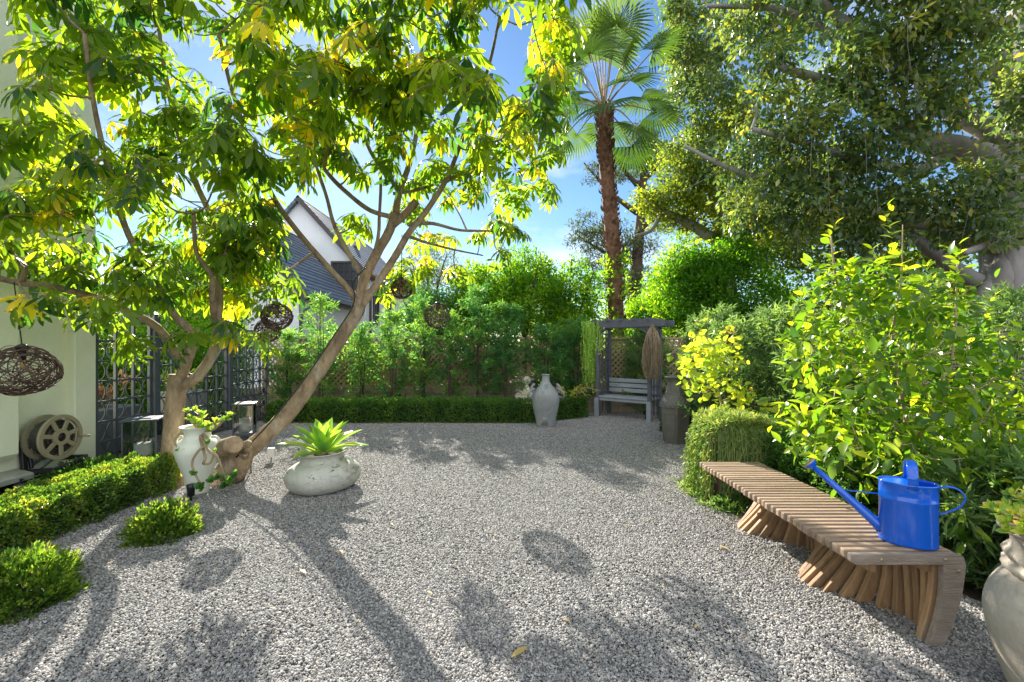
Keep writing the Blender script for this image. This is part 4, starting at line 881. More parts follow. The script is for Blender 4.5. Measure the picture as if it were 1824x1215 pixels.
# ------------------------------------------------------------------ arbor seat
def arbor():
    o0 = np.array([1.82, 9.64, 0]); u = nrm(np.array([.87, -.73, 0])); wv = np.array([-u[1], u[0], 0.0]); Wd = 1.14; Dp = .5; up = np.array([0, 0, 1.0]); Q = lambda a, b, z: o0+u*a+wv*b+up*z
    ang = math.atan2(u[1], u[0]); R = rotz(ang)
    t = thing('arbor_seat', Q(Wd/2, Dp/2, 0), 'slate grey garden arbor with built in bench seat', 'arbor')
    for a in (0, Wd):
        for b in (0, Dp):
            m = MB(); box(m, Q(a, b, 1.0), (.07, .07, 1.96), R, .004); m.build('post', M['arbor'], t)
    for b in (0, Dp):
        m = MB(); bar(m, Q(-.06, b-.055, 1.935), Q(Wd+.32, b-.055, 1.935), .035, .13, bev=.004); m.build('beam', M['arbor'], t)
    for a in np.linspace(.0, Wd, 5):
        m = MB(); bar(m, Q(a, -.22, 2.022), Q(a, Dp+.15, 2.022), .035, .045); m.build('rafter', M['arbor'], t)
    m = MB(); bar(m, Q(Wd+.16, -.08, 1.94), Q(Wd+.16, Dp+.1, 1.94), .04, .12); m.build('end_beam', M['arbor'], t)
    for (a0, a1) in ((0, .22), (Wd, Wd-.22)):
        m = MB(); q = smooth_path([Q(a0, -.0, 1.58), Q(a0+(a1-a0)*.25, 0, 1.76), Q(a1, 0, 1.87)], 5); tube(m, q, .032, 4); m.build('curved_brace', M['arbor'], t)
    for a in (0, Wd):
        m = MB()
        for z in np.linspace(.5, 1.75, 8): bar(m, Q(a, .035, z), Q(a, Dp-.035, z), .016, .03)
        for b in (.17, .33): bar(m, Q(a+.015, b, .1), Q(a+.015, b, 1.87), .03, .014, wv)
        m.build('side_trellis', M['arbor'], t)
    m = MB(); box(m, Q(Wd/2, .2, .43), (Wd+.02, .46, .035), R, .006); box(m, Q(Wd/2, .005, .385), (Wd-.07, .025, .07), R, .003); m.build('seat', M['benchgrey'], t)
    for z in (.55, .655, .76):
        m = MB(); box(m, Q(Wd/2, .43+.02*(z-.5), z), (Wd-.08, .022, .082), R, .004); m.build('back_slat', M['benchgrey'], t)
    for a in (-.005, Wd+.005):
        m = MB(); box(m, Q(a, -.05, .20), (.09, .055, .40), R, .006); m.build('front_leg', M['benchgrey'], t)
    # hanging plants on the two front corners
    c = Q(-.16, -.02, 1.98); t = thing('hanging_plant', c, 'green trailing string plant hanging on the left arbor corner', 'hanging plant'); st = MB(); lf = MB()
    for i in range(120):
        p0 = c+u*rng.uniform(-.15, .24)+wv*rng.uniform(-.12, .18)+up*rng.uniform(-.02, .05); L = rng.uniform(.75, 1.4) if (p0-c)@u < .08 else rng.uniform(.15, .7); z = np.linspace(0, L, 16)
        q = p0+np.stack([.02*np.sin(z*5+i), .02*np.cos(z*4+i*2), -z], 1); tube(st, q, .004, 3, cap=False, rnd=rng.random())
        k = int(L*70); zz = rng.random(k)*L; pp = p0+np.stack([.02*np.sin(zz*5+i), .02*np.cos(zz*4+i*2), -zz], 1); scatter(lf, diamond(.5), pp, frames(nrm(rdir(k)+np.array([0, 0, -.6])), rdir(k)), .035, np.clip(.3+.5*rng.random(k), 0, 1))
    st.build('strands', M['pearls'], t, True); lf.build('leaves', M['pearls'], t)
    c = Q(Wd+.10, -.10, 1.86); t = thing('dried_hanging_plant', c, 'dried brown bundle of strands hanging on the right arbor corner', 'hanging plant'); st = MB()
    for i in range(420):
        a = rng.random()*6.28; r = .17*rng.random()**.5; L = rng.uniform(.5, 1.05)
        q = smooth_path([c+rdir(1)[0]*.04, c+np.array([math.cos(a)*r*.8, math.sin(a)*r*.8, -.22]), c+np.array([math.cos(a)*r+.02*rng.normal(), math.sin(a)*r, -.6*L-.1]), c+np.array([math.cos(a)*r*.75+.03*rng.normal(), math.sin(a)*r*.7, -L])], 4)
        tube(st, q, .0035, 3, rnd=rng.random(), cap=False)
    st.build('strands', M['dead'], t)
    # flood lamp under the seat
    c = Q(.93, .3, 0); t = thing('ground_spotlight', c, 'small black ground spotlight under the arbor seat', 'spotlight', 'black ground spotlights'); m = MB(); tube(m, [c, c+up*.1], .015, 8); m.build('stake', M['black'], t, True); m = MB(); box(m, c+up*.13, (.1, .07, .09), R, .01); m.build('lamp_head', M['black'], t)
arbor()

# ------------------------------------------------------------------ back wall, lattice, pier
def back_wall():
    t = thing('garden_wall', (-1.8, 10.35, 0), 'low tan block wall with lattice standing on top behind the shrubs', 'wall'); m = MB()
    for j in range(4):
        x = -5.6-(j % 2)*.2
        while x < 6.4:
            box(m, (x+.197, 10.36, .07+j*.142), (.388, .2, .135), bev=.008, rnd=rng.random()); x += .4
    box(m, (.4, 10.37, .28), (12.2, .15, .55)); m.build('blocks', M['tan_block'], t)
    y = 10.36
    for (x0, x1) in ((-5.55, -2.6), (-2.5, .3), (.47, 3.0), (3.1, 5.9)):
        m = MB(); z0, z1 = .6, 1.66
        for sg in (1, -1):
            s0 = -(z1-z0)
            k = s0
            while k < (x1-x0):
                # line x = x0 + k + s (s = z - z0), mirrored for the second direction
                sa = max(0, -k); sb = min(z1-z0, (x1-x0)-k)
                if sb-sa > .05:
                    f = (lambda s_: x0+k+s_) if sg > 0 else (lambda s_: x1-(k+s_))
                    bar(m, (f(sa), y-.006*sg, z0+sa), (f(sb), y-.006*sg, z0+sb), .008, .036, (0, 1, 0) if False else (0, 0, 1))
                k += .125
        bar(m, (x0, y-.02, z1+.01), (x1, y-.02, z1+.01), .05, .045); bar(m, (x0, y-.02, z0-.012), (x1, y-.02, z0-.012), .05, .045); m.build('lattice', M['lattice'], t)
    for x in (-5.58, -2.55, .385, 3.05, 5.95):
        m = MB(); box(m, (x, y-.05, .85), (.10, .1, 1.78), bev=.006); m.build('post', M['post'], t)
    c = np.array([(938-CX)/F*9.75, 9.75, 0]); t = thing('ball_finial_pier', c, 'cream brick pier topped with a round ball finial', 'pier'); m = MB()
    for j in range(6): box(m, c+np.array([-.02*(j % 2)+(.0 if j < 5 else .02), 0, .045+j*.092]), (.62-(.06*max(0, j-2)), .34, .086), bev=.006)
    m.build('brick_pier', M['cream_block'], t); m = MB()
    lathe(m, smooth_path([(.11, .55), (.11, .57), (.085, .60), (.055, .65), (.05, .66)], 2), c, 4, rot=math.pi/4); a = np.linspace(-1.35, math.pi/2, 18); lathe(m, np.stack([.093*np.cos(a)+.001, .755+.093*np.sin(a)], 1), c, 32); m.build('ball_finial', M['cream_block'], t, True)
    o = MB(); q = np.array([(948-CX)/F*9.95, 10.2, 0]); box(o, q+np.array([0, 0, .70]), (.085, .06, .15), bev=.008); box(o, q+np.array([.0, -.035, .70]), (.05, .012, .10)); b = o.build('outlet_box', M['outlet'], None, loc=q+np.array([0, 0, .7])); tag(b, 'grey electrical outlet box fixed on the tan lattice post', 'outlet')
back_wall()

# ------------------------------------------------------------------ lanterns and small lights
def lantern(c, wd, h, stand, label, rot):
    t = thing('lantern', c, label, 'lantern', 'glass candle lanterns'); R = rotz(rot); c = np.asarray(c, float); z0 = stand
    W = lambda x, y, z: np.array([x, y, z])@R.T+c
    if stand > .03: m = MB(); box(m, c+np.array([0, 0, stand/2]), (wd*.35, wd*.35, stand), R, .005); box(m, c+np.array([0, 0, stand-.01]), (wd*1.02, wd*1.02, .02), R, .003); m.build('stand', M['iron'], t)
    m = MB(); box(m, c+np.array([0, 0, z0+.012]), (wd, wd, .024), R, .003)
    for sx in (-1, 1):
        for sy in (-1, 1): box(m, W(sx*(wd/2-.008), sy*(wd/2-.008), z0+h/2), (.014, .014, h-.05), R)
    m.build('frame', M['iron'], t)
    m = MB(); box(m, W(0, 0, z0+h), (wd+.03, wd+.03, .018), R, .003); box(m, W(0, 0, z0+h+.014), (wd*.6, wd*.6, .014), R, .003); m.build('lid', M['iron'], t)
    for k in range(4):
        a = k*math.pi/2; m = MB(); d = W(math.cos(a)*(wd/2-.008), math.sin(a)*(wd/2-.008), z0+h/2); box(m, d, (.004, wd-.03, h-.05), rotz(rot+a)); m.build('pane', M['glass'], t)
    m = MB(); lathe(m, [(.01, .024), (.27*wd, .024), (.27*wd, .024+h*.45), (.24*wd, .02+h*.45), (.02, .015+h*.45)], c+np.array([0, 0, z0]), 32); m.build('candle', M['candle'], t, True)
lantern(np.array([(255-CX)/F*5.6, 5.6, 0]), .34, .58, .0, 'glass lantern with white candle before the iron fence', .45)
lantern(np.array([(436-CX)/F*7.0, 7.0, 0]), .28, .46, .14, 'glass lantern with white candle on a short stand by the gate post', .35)
c = np.array([(483-CX)/F*5.75, 5.75, 0]); t = thing('garden_light', c, 'tiny white square garden light on gravel beside the leaning trunk', 'garden light')
m = MB(); tube(m, [c, c+np.array([0, 0, .07])], .007, 6); m.build('stake', M['iron'], t, True); m = MB(); box(m, c+np.array([0, 0, .13]), (.085, .06, .115), rotz(.3), .008); m.build('lamp_head', M['whitelight'], t)
c = G(447, 843); t = MB(); tube(t, [c+np.array([0, 0, -.02]), c+np.array([0, 0, .28])], .007, 6); lathe(t, [(.012, .27), (.014, .28), (.003, .29)], c, 8); tag(t.build('metal_stake', M['iron'], None, True, loc=c), 'thin metal stake in gravel right of the leaning trunk', 'stake')
for (px, py, hgt, lb) in ((340, 892, .12, 'small black ground spotlight at the foot of the ivory urn'), (742, 754, .3, 'slim black path light standing in the long back hedge')):
    c = G(px, py); t = thing('ground_spotlight', c, lb, 'spotlight', 'black ground spotlights'); m = MB(); tube(m, [c, c+np.array([0, 0, hgt*.5])], .012, 8); m.build('stake', M['black'], t, True)
    m = MB(); tube(m, [c+np.array([0, 0, hgt*.4]), c+np.array([0, 0, hgt*1.05]), c+np.array([0, -.002, hgt*1.3])], [.03, .034, .036], 14); m.build('lamp_head', M['black'], t, True)

# ------------------------------------------------------------------ shaggy planter
def shaggy():
    x0, x1, y0, y1, h = 1.92, 2.44, 4.25, 4.8, .68; c = np.array([(x0+x1)/2, (y0+y1)/2, 0])
    t = thing('pedestal_planter', c, 'square brown pedestal planter hidden under the shaggy green plant', 'planter'); m = MB(); box(m, c+np.array([0, 0, h/2]), (x1-x0-.06, y1-y0-.06, h), bev=.02); m.build('tub', mat('brown_pot', (.16, .10, .07), (.10, .065, .045), 5, .8), t)
    t = thing('trailing_plant', c+np.array([0, 0, h]), 'shaggy lime green trailing plant draped over the square planter', 'trailing plant'); st = MB(); lf = MB()
    for i in range(520):
        s_ = rng.integers(0, 4); v = np.clip(round(rng.uniform(-1, 1)*9)/9+.035*rng.normal(), -1, 1); d = [(0, -1), (-1, 0), (1, 0), (0, 1)][rng.choice(4, p=[.38, .34, .14, .14])]; d = np.array(d+(0,), float); u = np.array([-d[1], d[0], 0]); hw = (x1-x0)/2
        e = c+d*hw*(1-.12*abs(v)**4)+u*v*hw*.97; ins = rng.random()*hw*.9; q0 = e-d*ins+np.array([0, 0, h+.03+.03*rng.random()]); dropz = h*(1-rng.random()**2.2*.9) if rng.random() < .55 else h
        o_ = .01+.05*rng.random(); pts = [q0, e+d*o_*.7+np.array([0, 0, h+.02*rng.random()]), e+d*(o_+.03)+u*.03*rng.normal()+np.array([0, 0, h-dropz*.4]), e+d*(o_+.05+.05*rng.random())+u*.06*rng.normal()+np.array([0, 0, h-dropz*.93])]
        if dropz > h*.95: pts.append(e+d*(o_+.06+.12*rng.random())+u*.16*rng.normal()+np.array([0, 0, .012+.03*rng.random()]))
        q = smooth_path(pts, 4); tube(st, q, .003, 3, cap=False, rnd=.3+.6*rng.random())
        k = int(4+len(q)*1.1); tn = rng.random(); j = rng.random(k)*(len(q)-1.001); j0 = j.astype(int); fr = (j-j0)[:, None]; pp = q[j0]*(1-fr)+q[j0+1]*fr; tg = nrm(q[j0+1]-q[j0])
        scatter(lf, diamond(.17), pp, frames(nrm(tg+rdir(k)*1.0), rdir(k)), .042*(.6+.8*rng.random(k)), np.clip(-.05+.85*tn+.3*rng.random(k), 0, 1))
    n = 3600; pp = np.stack([rng.uniform(x0-.02, x1+.02, n), rng.uniform(y0-.02, y1, n), np.zeros(n)], 1); pp[:, 2] = h+.02+.05*rng.random(n)+.05*(1-((pp[:, 0]-c[0])/.26)**2)+.02*np.sin(pp[:, 0]*25)*np.sin(pp[:, 1]*21); scatter(lf, diamond(.14), pp, frames(nrm(rdir(n)+np.array([0, 0, .9])), rdir(n)), .06*(.5+.8*rng.random(n)), .3+.7*rng.random(n))
    n = 2600; a = rng.random(n); pp = np.stack([x0-.03+.62*a+.06*rng.normal(size=n), y0-.10-.14*rng.random(n)-.06*rng.normal(size=n), .01+.06*rng.random(n)], 1); scatter(lf, diamond(.10), pp, frames(nrm(rdir(n)+np.array([0, -.3, .3])), rdir(n)), .09*(.5+.8*rng.random(n)), .05+.5*rng.random(n))
    st.build('strands', M['grassy'], t); lf.build('needles', M['grassy'], t)
shaggy()

# ------------------------------------------------------------------ shrubs and small trees
NEED = diamond(.19)
def feathery(base, h, wd, n, matn, label, group, lean=(0, 0), size=.105, rnd=(0, 1), low=.12, name='fern_pine'):
    """columnar shrub of feathery sprays on several thin stems"""
    base = np.asarray(base, float); t = thing(name, base, label, 'shrub', group); st = MB(); lf = MB(); tops = []
    for k in range(5):
        a = rng.random()*6.28; r = wd*.25*rng.random(); e = base+np.array([lean[0]+math.cos(a)*r, lean[1]+math.sin(a)*r, h*(.75+.25*rng.random())])
        q = smooth_path([base+np.array([math.cos(a), math.sin(a), 0])*.05, (base+e)/2+rdir(1)[0]*.04, e], 5); tube(st, q, np.linspace(.018, .004, len(q)), 5, cap=False); tops.append(q)
    allq = np.vstack(tops); N_ = n//26
    z = low+(1-low)*rng.random(N_)**.8; prof = np.sin(np.pi*np.clip(z*.86+.12, 0, 1))**.55; a = rng.random(N_)*6.28; rr = rng.random(N_)**.55*wd/2*prof*(1+.35*np.sin(a*3+z*14))
    ce = base+np.stack([lean[0]*z+np.cos(a)*rr, lean[1]*z+np.sin(a)*rr, z*h], 1)
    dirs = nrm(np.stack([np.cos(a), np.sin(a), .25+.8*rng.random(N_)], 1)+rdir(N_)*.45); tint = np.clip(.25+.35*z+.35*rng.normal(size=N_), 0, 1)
    for i in range(0, N_, 5):
        tube(st, [ce[i]-dirs[i]*.14, ce[i]+dirs[i]*.08], .003, 3, cap=False)
    per = 26; s_ = np.repeat(np.linspace(-.1, .18, per)[None], N_, 0); pp = ce[:, None]+dirs[:, None]*s_[..., None]; pp = pp.reshape(-1, 3); D_ = np.repeat(dirs, per, 0); m = len(pp)
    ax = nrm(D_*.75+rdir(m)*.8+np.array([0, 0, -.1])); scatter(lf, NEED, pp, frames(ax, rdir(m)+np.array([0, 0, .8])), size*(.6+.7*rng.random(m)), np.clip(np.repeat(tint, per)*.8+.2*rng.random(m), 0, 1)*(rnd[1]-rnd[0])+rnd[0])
    st.build('stems', M['darkbark'], t, True); lf.build('foliage', M[matn], t)
gp = 'fern pine shrubs along the lattice'
FP = [(-4.8, 9.75, 1.8, .62, 'fern pine shrub next to the iron fence end'), (-4.05, 9.65, 2.5, .72, 'tall light fern pine shrub beside the house corner'), (-3.2, 9.7, 1.9, .55, 'fern pine shrub seen behind the slanted trunk'),
      (-2.55, 9.65, 2.2, .66, 'bright fern pine shrub just right of the slanted trunk'), (-1.9, 9.72, 2.45, .55, 'fern pine shrub under the small dark lamp'), (-1.32, 9.65, 2.2, .6, 'fern pine shrub under the round wicker lamp'),
      (-.72, 9.7, 2.7, .85, 'dense dark fern pine shrub right of the round wicker lamp'), (-.12, 9.65, 2.3, .7, 'dark fern pine shrub left of the tan lattice post'), (.8, 9.95, 1.9, .85, 'fern pine shrub behind the handled jug'), (1.4, 10.15, 2.0, .75, 'fern pine shrub beside the green hanging plant')]
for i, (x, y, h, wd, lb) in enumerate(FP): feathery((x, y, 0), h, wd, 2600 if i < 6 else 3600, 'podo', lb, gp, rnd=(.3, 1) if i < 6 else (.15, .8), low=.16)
FR = [(2.95, 9.95, 1.9, .9, 'feathery grey green shrub seen through the arbor'), (3.15, 6.55, 1.75, 1.0, 'grey green fern pine directly behind the yellow leaved tree'), (3.75, 6.2, 1.95, 1.1, 'pale grey green fern pine right of the yellow leaved tree'), (3.7, 5.3, 1.5, 1.0, 'low fern pine behind the shaggy planter'), (4.6, 5.9, 2.0, 1.2, 'grey green fern pine behind the broad leaved shrub'), (5.5, 5.0, 2.0, 1.3, 'fern pine at the right edge behind the broad leaved shrub'), (3.55, 8.0, 2.1, 1.1, 'dark fern pine behind the tall grey vase'), (4.3, 7.3, 2.0, 1.1, 'dark fern pine between arbor and yellow leaved tree'), (4.35, 3.2, 1.35, 1.0, 'spiky fern pine beside the large terracotta urn'), (2.95, 2.72, .75, .7, 'low spiky fern pine between the slatted bench and the large urn')]
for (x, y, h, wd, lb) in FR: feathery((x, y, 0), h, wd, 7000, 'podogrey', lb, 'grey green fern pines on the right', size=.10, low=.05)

def small_tree(name, base, limbs, r0, tipspec, leaf, per, crad, size, matn, label, cat, barkm, rnd=(0, 1), group=None, droop=.1, extra=None, sag=.1):
    t = thing(name, base, label, cat, group); tr = MB(); S = Skel()
    for (pts, a, b) in limbs: S.limb(tr, pts, a, b, 9, 4)
    tips = tipspec; S.twigs(tr, tips, r0, .003, 4, sag); tr.build('trunk', M[barkm], t, True)
    f = MB(); cloud(f, leaf, tips, per, crad, size, .1, .1, rnd, droop=droop)
    if extra: extra(f)
    f.build('crown', M[matn], t, True); return t
# redbud with heart shaped yellow leaves
HEART = leaf_t(.95, 4, .2, .12, .55, peak=.36)
rb = np.array([(1290-CX)/F*5.75, 5.75, 0])
tips = regions([(1270, 610, 5.7, 38, 28, .3, 22), (1250, 650, 5.7, 28, 26, .3, 14), (1285, 660, 5.75, 28, 35, .25, 14), (1243, 690, 5.5, 18, 10, .2, 5), (1315, 700, 5.6, 22, 14, .2, 7), (1225, 640, 5.5, 14, 14, .15, 4), (1300, 725, 5.5, 26, 8, .2, 5), (1355, 730, 5.3, 22, 5, .1, 3)])
small_tree('redbud_tree', rb, [([rb, P(1288, 740, 5.75), P(1278, 690, 5.75), P(1272, 650, 5.75), P(1262, 600, 5.7)], .02, .007), ([P(1280, 700, 5.75), P(1250, 700, 5.65), P(1220, 690, 5.5)], .008, .004), ([P(1284, 715, 5.75), P(1310, 705, 5.65), P(1345, 695, 5.5)], .008, .004), ([P(1274, 660, 5.75), P(1300, 620, 5.8), P(1310, 580, 5.8)], .009, .004)], .008, tips, HEART, 7, .12, .075, 'redbud', 'small slender tree with heart shaped yellow green leaves', 'tree', 'vine')
# broad leaved citrus-like shrub
cb = np.array([3.05, 3.45, 0])
CL = leaf_t(.44, 4, .22, .22, .85, peak=.45)
def shoots(f):
    for (px, py, D, L) in ((1608, 405, 3.5, .35), (1482, 430, 3.5, .3), (1560, 475, 3.4, .3), (1700, 470, 3.4, .3), (1440, 540, 3.5, .25), (1640, 500, 3.4, .3), (1760, 560, 3.3, .3), (1400, 580, 3.6, .25)):
        b = P(px, py+75, D); e = P(px+rng.normal()*16, py-30-12*rng.random(), D+.1*rng.normal()); k = 19; s_ = np.linspace(0, 1, k)[:, None]; q = b+(e-b)*s_+np.sin(s_*3)*.03*rdir(1)+.012*rng.normal(size=(k, 3)); a = np.arange(k)*2.4+.5*rng.normal(size=k)
        ax = nrm(np.stack([np.cos(a), np.sin(a), np.full(k, .35)+.9*s_[:, 0]**3], 1)); scatter(f, CL, q, frames(ax, nrm(np.stack([np.zeros(k), np.zeros(k), np.ones(k)], 1)-ax*.3+rdir(k)*.5)), .125*(1-.4*s_[:, 0]), .50+.42*rng.random(k))
tips = regions([(1590, 520, 3.5, 90, 40, .35, 22), (1490, 500, 3.5, 40, 40, .2, 8), (1690, 540, 3.4, 60, 30, .3, 12), (1590, 580, 3.5, 120, 80, .45, 62), (1490, 560, 3.6, 65, 80, .3, 24), (1700, 640, 3.3, 90, 70, .5, 34), (1560, 690, 3.3, 130, 80, .45, 70), (1740, 740, 3.1, 80, 80, .45, 46), (1490, 760, 3.35, 70, 50, .3, 22), (1620, 830, 3.05, 130, 60, .3, 52), (1740, 890, 2.85, 60, 60, .25, 26), (1720, 950, 2.75, 40, 25, .15, 9), (1440, 640, 3.6, 35, 60, .2, 8), (1440, 750, 3.5, 40, 40, .2, 8), (1800, 680, 3.4, 60, 80, .4, 18), (1600, 760, 3.7, 140, 90, .3, 34)])
top = P(1600, 430, 3.5)
small_tree('broad_leaved_shrub', cb, [([cb, P(1620, 800, 3.4), P(1605, 700, 3.45), P(1590, 600, 3.5), P(1605, 500, 3.5), P(1608, 400, 3.5)], .02, .003), ([P(1610, 780, 3.4), P(1560, 690, 3.4), P(1520, 600, 3.5), P(1490, 500, 3.5), P(1480, 420, 3.5)], .018, .005), ([P(1625, 790, 3.4), P(1680, 700, 3.3), P(1700, 600, 3.3), P(1705, 470, 3.4)], .02, .005), ([P(1625, 830, 3.35), P(1720, 780, 3.1), P(1780, 700, 3.1)], .016, .005), ([P(1610, 830, 3.35), P(1520, 780, 3.3), P(1440, 740, 3.4)], .014, .004)], .01, tips, CL, 9, .19, .098, 'citrus', 'large broad leaved lime green shrub behind the watering can', 'shrub', 'vine', rnd=(0, .9), droop=.25, extra=shoots)
# bright arching yellow plant by the jug
c = np.array([(1015-CX)/F*9.4, 9.4, 0]); t = thing('arching_plant', c, 'small plant with arching yellow fronds beside the handled jug', 'plant'); lf = MB(); st = MB()
for i in range(7):
    a = rng.uniform(0, 6.28); L = .4+.25*rng.random(); q = smooth_path([c, c+np.array([math.cos(a)*L*.35, math.sin(a)*L*.35, .6]), c+np.array([math.cos(a)*L, math.sin(a)*L, .62-.2*rng.random()])], 7); tube(st, q, .006, 4, cap=False)
    k = 26; j = (rng.random(k)*(len(q)-1.01)); j0 = j.astype(int); pp = q[j0]+(q[j0+1]-q[j0])*(j-j0)[:, None]; scatter(lf, diamond(.12), pp, frames(nrm(rdir(k)+np.array([0, 0, -.2])), rdir(k)), .13, .6+.4*rng.random(k))
st.build('stems', M['vine'], t); lf.build('leaves', M['redbud'], t)

# ------------------------------------------------------------------ trees beyond the wall
def far_tree(name, base, limbs, blobs, nclump, per, crad, leaf, size, matn, label, barkm='darkbark', rnd=(0, 1), group='trees beyond the garden wall', shell=.45, cat='tree', twr=.04, ntw=120, droop=0.0, flat=.3):
    t = thing(name, base, label, cat, group); tr = MB(); S = Skel()
    for (pts, a, b) in limbs: S.limb(tr, pts, a, b, 10, 4, .04)
    ce = ellips(blobs, nclump, shell); idx = rng.permutation(nclump)[:ntw]; S.twigs(tr, ce[idx], twr, .008, 5, .05)
    tr.build('trunk', M[barkm], t, True); f = MB(); cloud(f, leaf, ce, per, crad, size, flat, .2, rnd, droop=droop); f.build('crown', M[matn], t); return t
FL = diamond(.5)
def simple_tree(px, D, ytop, ybot, wpx, label, matn, nclump=260, per=55, size=.11, crad=.38, rnd=(0, 1), ntr=1.0, leaf=FL, name='garden_tree'):
    b = np.array([(px-CX)/F*D, D, 0]); zt = H+(HY-ytop)/F*D; zb = max(.4, H+(HY-ybot)/F*D); rx = wpx/F*D/2; zc = (zt+zb)/2; rz = (zt-zb)/2
    blobs = [(b+np.array([0, 0, zc]), (rx*.75, rx*.75, rz*.8))]
    for k in range(7):
        d = rdir(1)[0]; blobs.append((b+np.array([d[0]*rx*.55, d[1]*rx*.55, zc+d[2]*rz*.6]), (rx*.5, rx*.5, rz*.42)))
    lim = [([b, b+np.array([.05, 0, zc*.5]), b+np.array([-.05, 0, zc]), b+np.array([0, 0, zt*.92])], .09, .02)]
    for k in range(4):
        d = rdir(1)[0]; lim.append(([b+np.array([0, 0, zc*.6]), b+np.array([d[0]*rx*.4, d[1]*rx*.4, zc]), b+np.array([d[0]*rx*.75, d[1]*rx*.75, zc+rz*.5])], .045, .012))
    far_tree(name, b, lim, blobs, nclump, per, crad, leaf, size, matn, label, rnd=rnd)
simple_tree(935, 12.6, 432, 640, 165, 'loose light green tree left of the palm beyond the lattice', 'ficus', 280, 60, .10, .34)
simple_tree(1018, 12.4, 440, 640, 112, 'light green tree right beside the palm trunk', 'ficus', 230, 60, .10, .32)
simple_tree(850, 12.8, 452, 640, 150, 'light green tree beyond the lattice behind the dark shrubs', 'ficus', 220, 55, .10, .34)
simple_tree(765, 14.5, 410, 600, 110, 'thin grey green olive tree behind the small dark lamp', 'olive', 200, 40, .10, .4, leaf=diamond(.22))
simple_tree(760, 12.2, 500, 640, 110, 'low green tree beyond the lattice behind the round lamp', 'podo', 160, 50, .10, .34)
simple_tree(345, 11.6, 415, 640, 240, 'leafy tree beyond the iron gate before the white gable', 'ficus', 300, 52, .11, .36)
# clipped ficus mass right of the palm
def ficus_mass():
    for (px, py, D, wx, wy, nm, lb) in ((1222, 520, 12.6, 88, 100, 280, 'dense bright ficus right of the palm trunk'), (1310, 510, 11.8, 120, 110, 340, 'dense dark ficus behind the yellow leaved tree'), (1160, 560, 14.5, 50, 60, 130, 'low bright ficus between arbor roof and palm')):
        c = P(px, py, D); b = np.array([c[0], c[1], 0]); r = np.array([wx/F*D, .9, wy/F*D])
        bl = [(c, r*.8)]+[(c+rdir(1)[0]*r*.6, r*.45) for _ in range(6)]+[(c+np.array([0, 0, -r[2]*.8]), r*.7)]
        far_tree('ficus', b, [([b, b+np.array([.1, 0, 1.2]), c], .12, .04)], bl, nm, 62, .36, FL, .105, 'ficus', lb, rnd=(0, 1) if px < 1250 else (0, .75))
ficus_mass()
def gate_green():
    for k, (x, y, h, lb) in enumerate(((-7.2, 6.6, 2.3, 'tall green hedge shrub seen through the iron fence'), (-7.0, 8.4, 2.2, 'tall green hedge shrub seen through the iron gate'), (-6.6, 10.2, 2.3, 'tall green hedge shrub behind the far iron fence end'))):
        b = np.array([x, y, 0]); t = thing('hedge_shrub', b, lb, 'shrub', 'green shrubs outside the iron fence'); m = MB()
        for j in range(5): e = b+np.array([.2*rng.normal(), .6*rng.normal(), h*.8]); tube(m, [b, (b+e)/2+rdir(1)[0]*.1, e], [.03, .02, .008], 5)
        m.build('stems', M['darkbark'], t, True); f = MB(); ce = ellips([(b+np.array([0, 0, h*.5]), (.45, 1.15, h*.5))], 240, .3); cloud(f, FL, ce, 48, .3, .085, .2, .2, (.1, .95)); f.build('foliage', M['ficus'], t)
gate_green()
for k, (x, lb) in enumerate(((-4.6, 'leafy shrub mass beyond the lattice beside the house wall'), (-2.6, 'leafy shrub mass beyond the lattice behind the slanted trunk'), (-.7, 'leafy shrub mass beyond the lattice behind the round lamp'), (1.2, 'leafy shrub mass beyond the lattice behind the handled jug'), (3.1, 'leafy shrub mass beyond the lattice behind the arbor'), (5.0, 'leafy shrub mass beyond the lattice right of the arbor'))):
    b = np.array([x, 11.25, 0]); t = thing('garden_shrub', b, lb, 'shrub', 'shrubs beyond the lattice'); m = MB()
    for j in range(6): e = b+np.array([.6*rng.normal(), .2*rng.normal(), 1.4]); tube(m, [b, (b+e)/2+rdir(1)[0]*.1, e], [.03, .02, .008], 5)
    m.build('stems', M['darkbark'], t, True); f = MB(); ce = ellips([(b+np.array([0, 0, .95]), (1.15, .4, .85))], 230, .2); cloud(f, FL, ce, 42, .3, .09, .2, .2, (.1, .8)); f.build('foliage', M['ficus'], t)
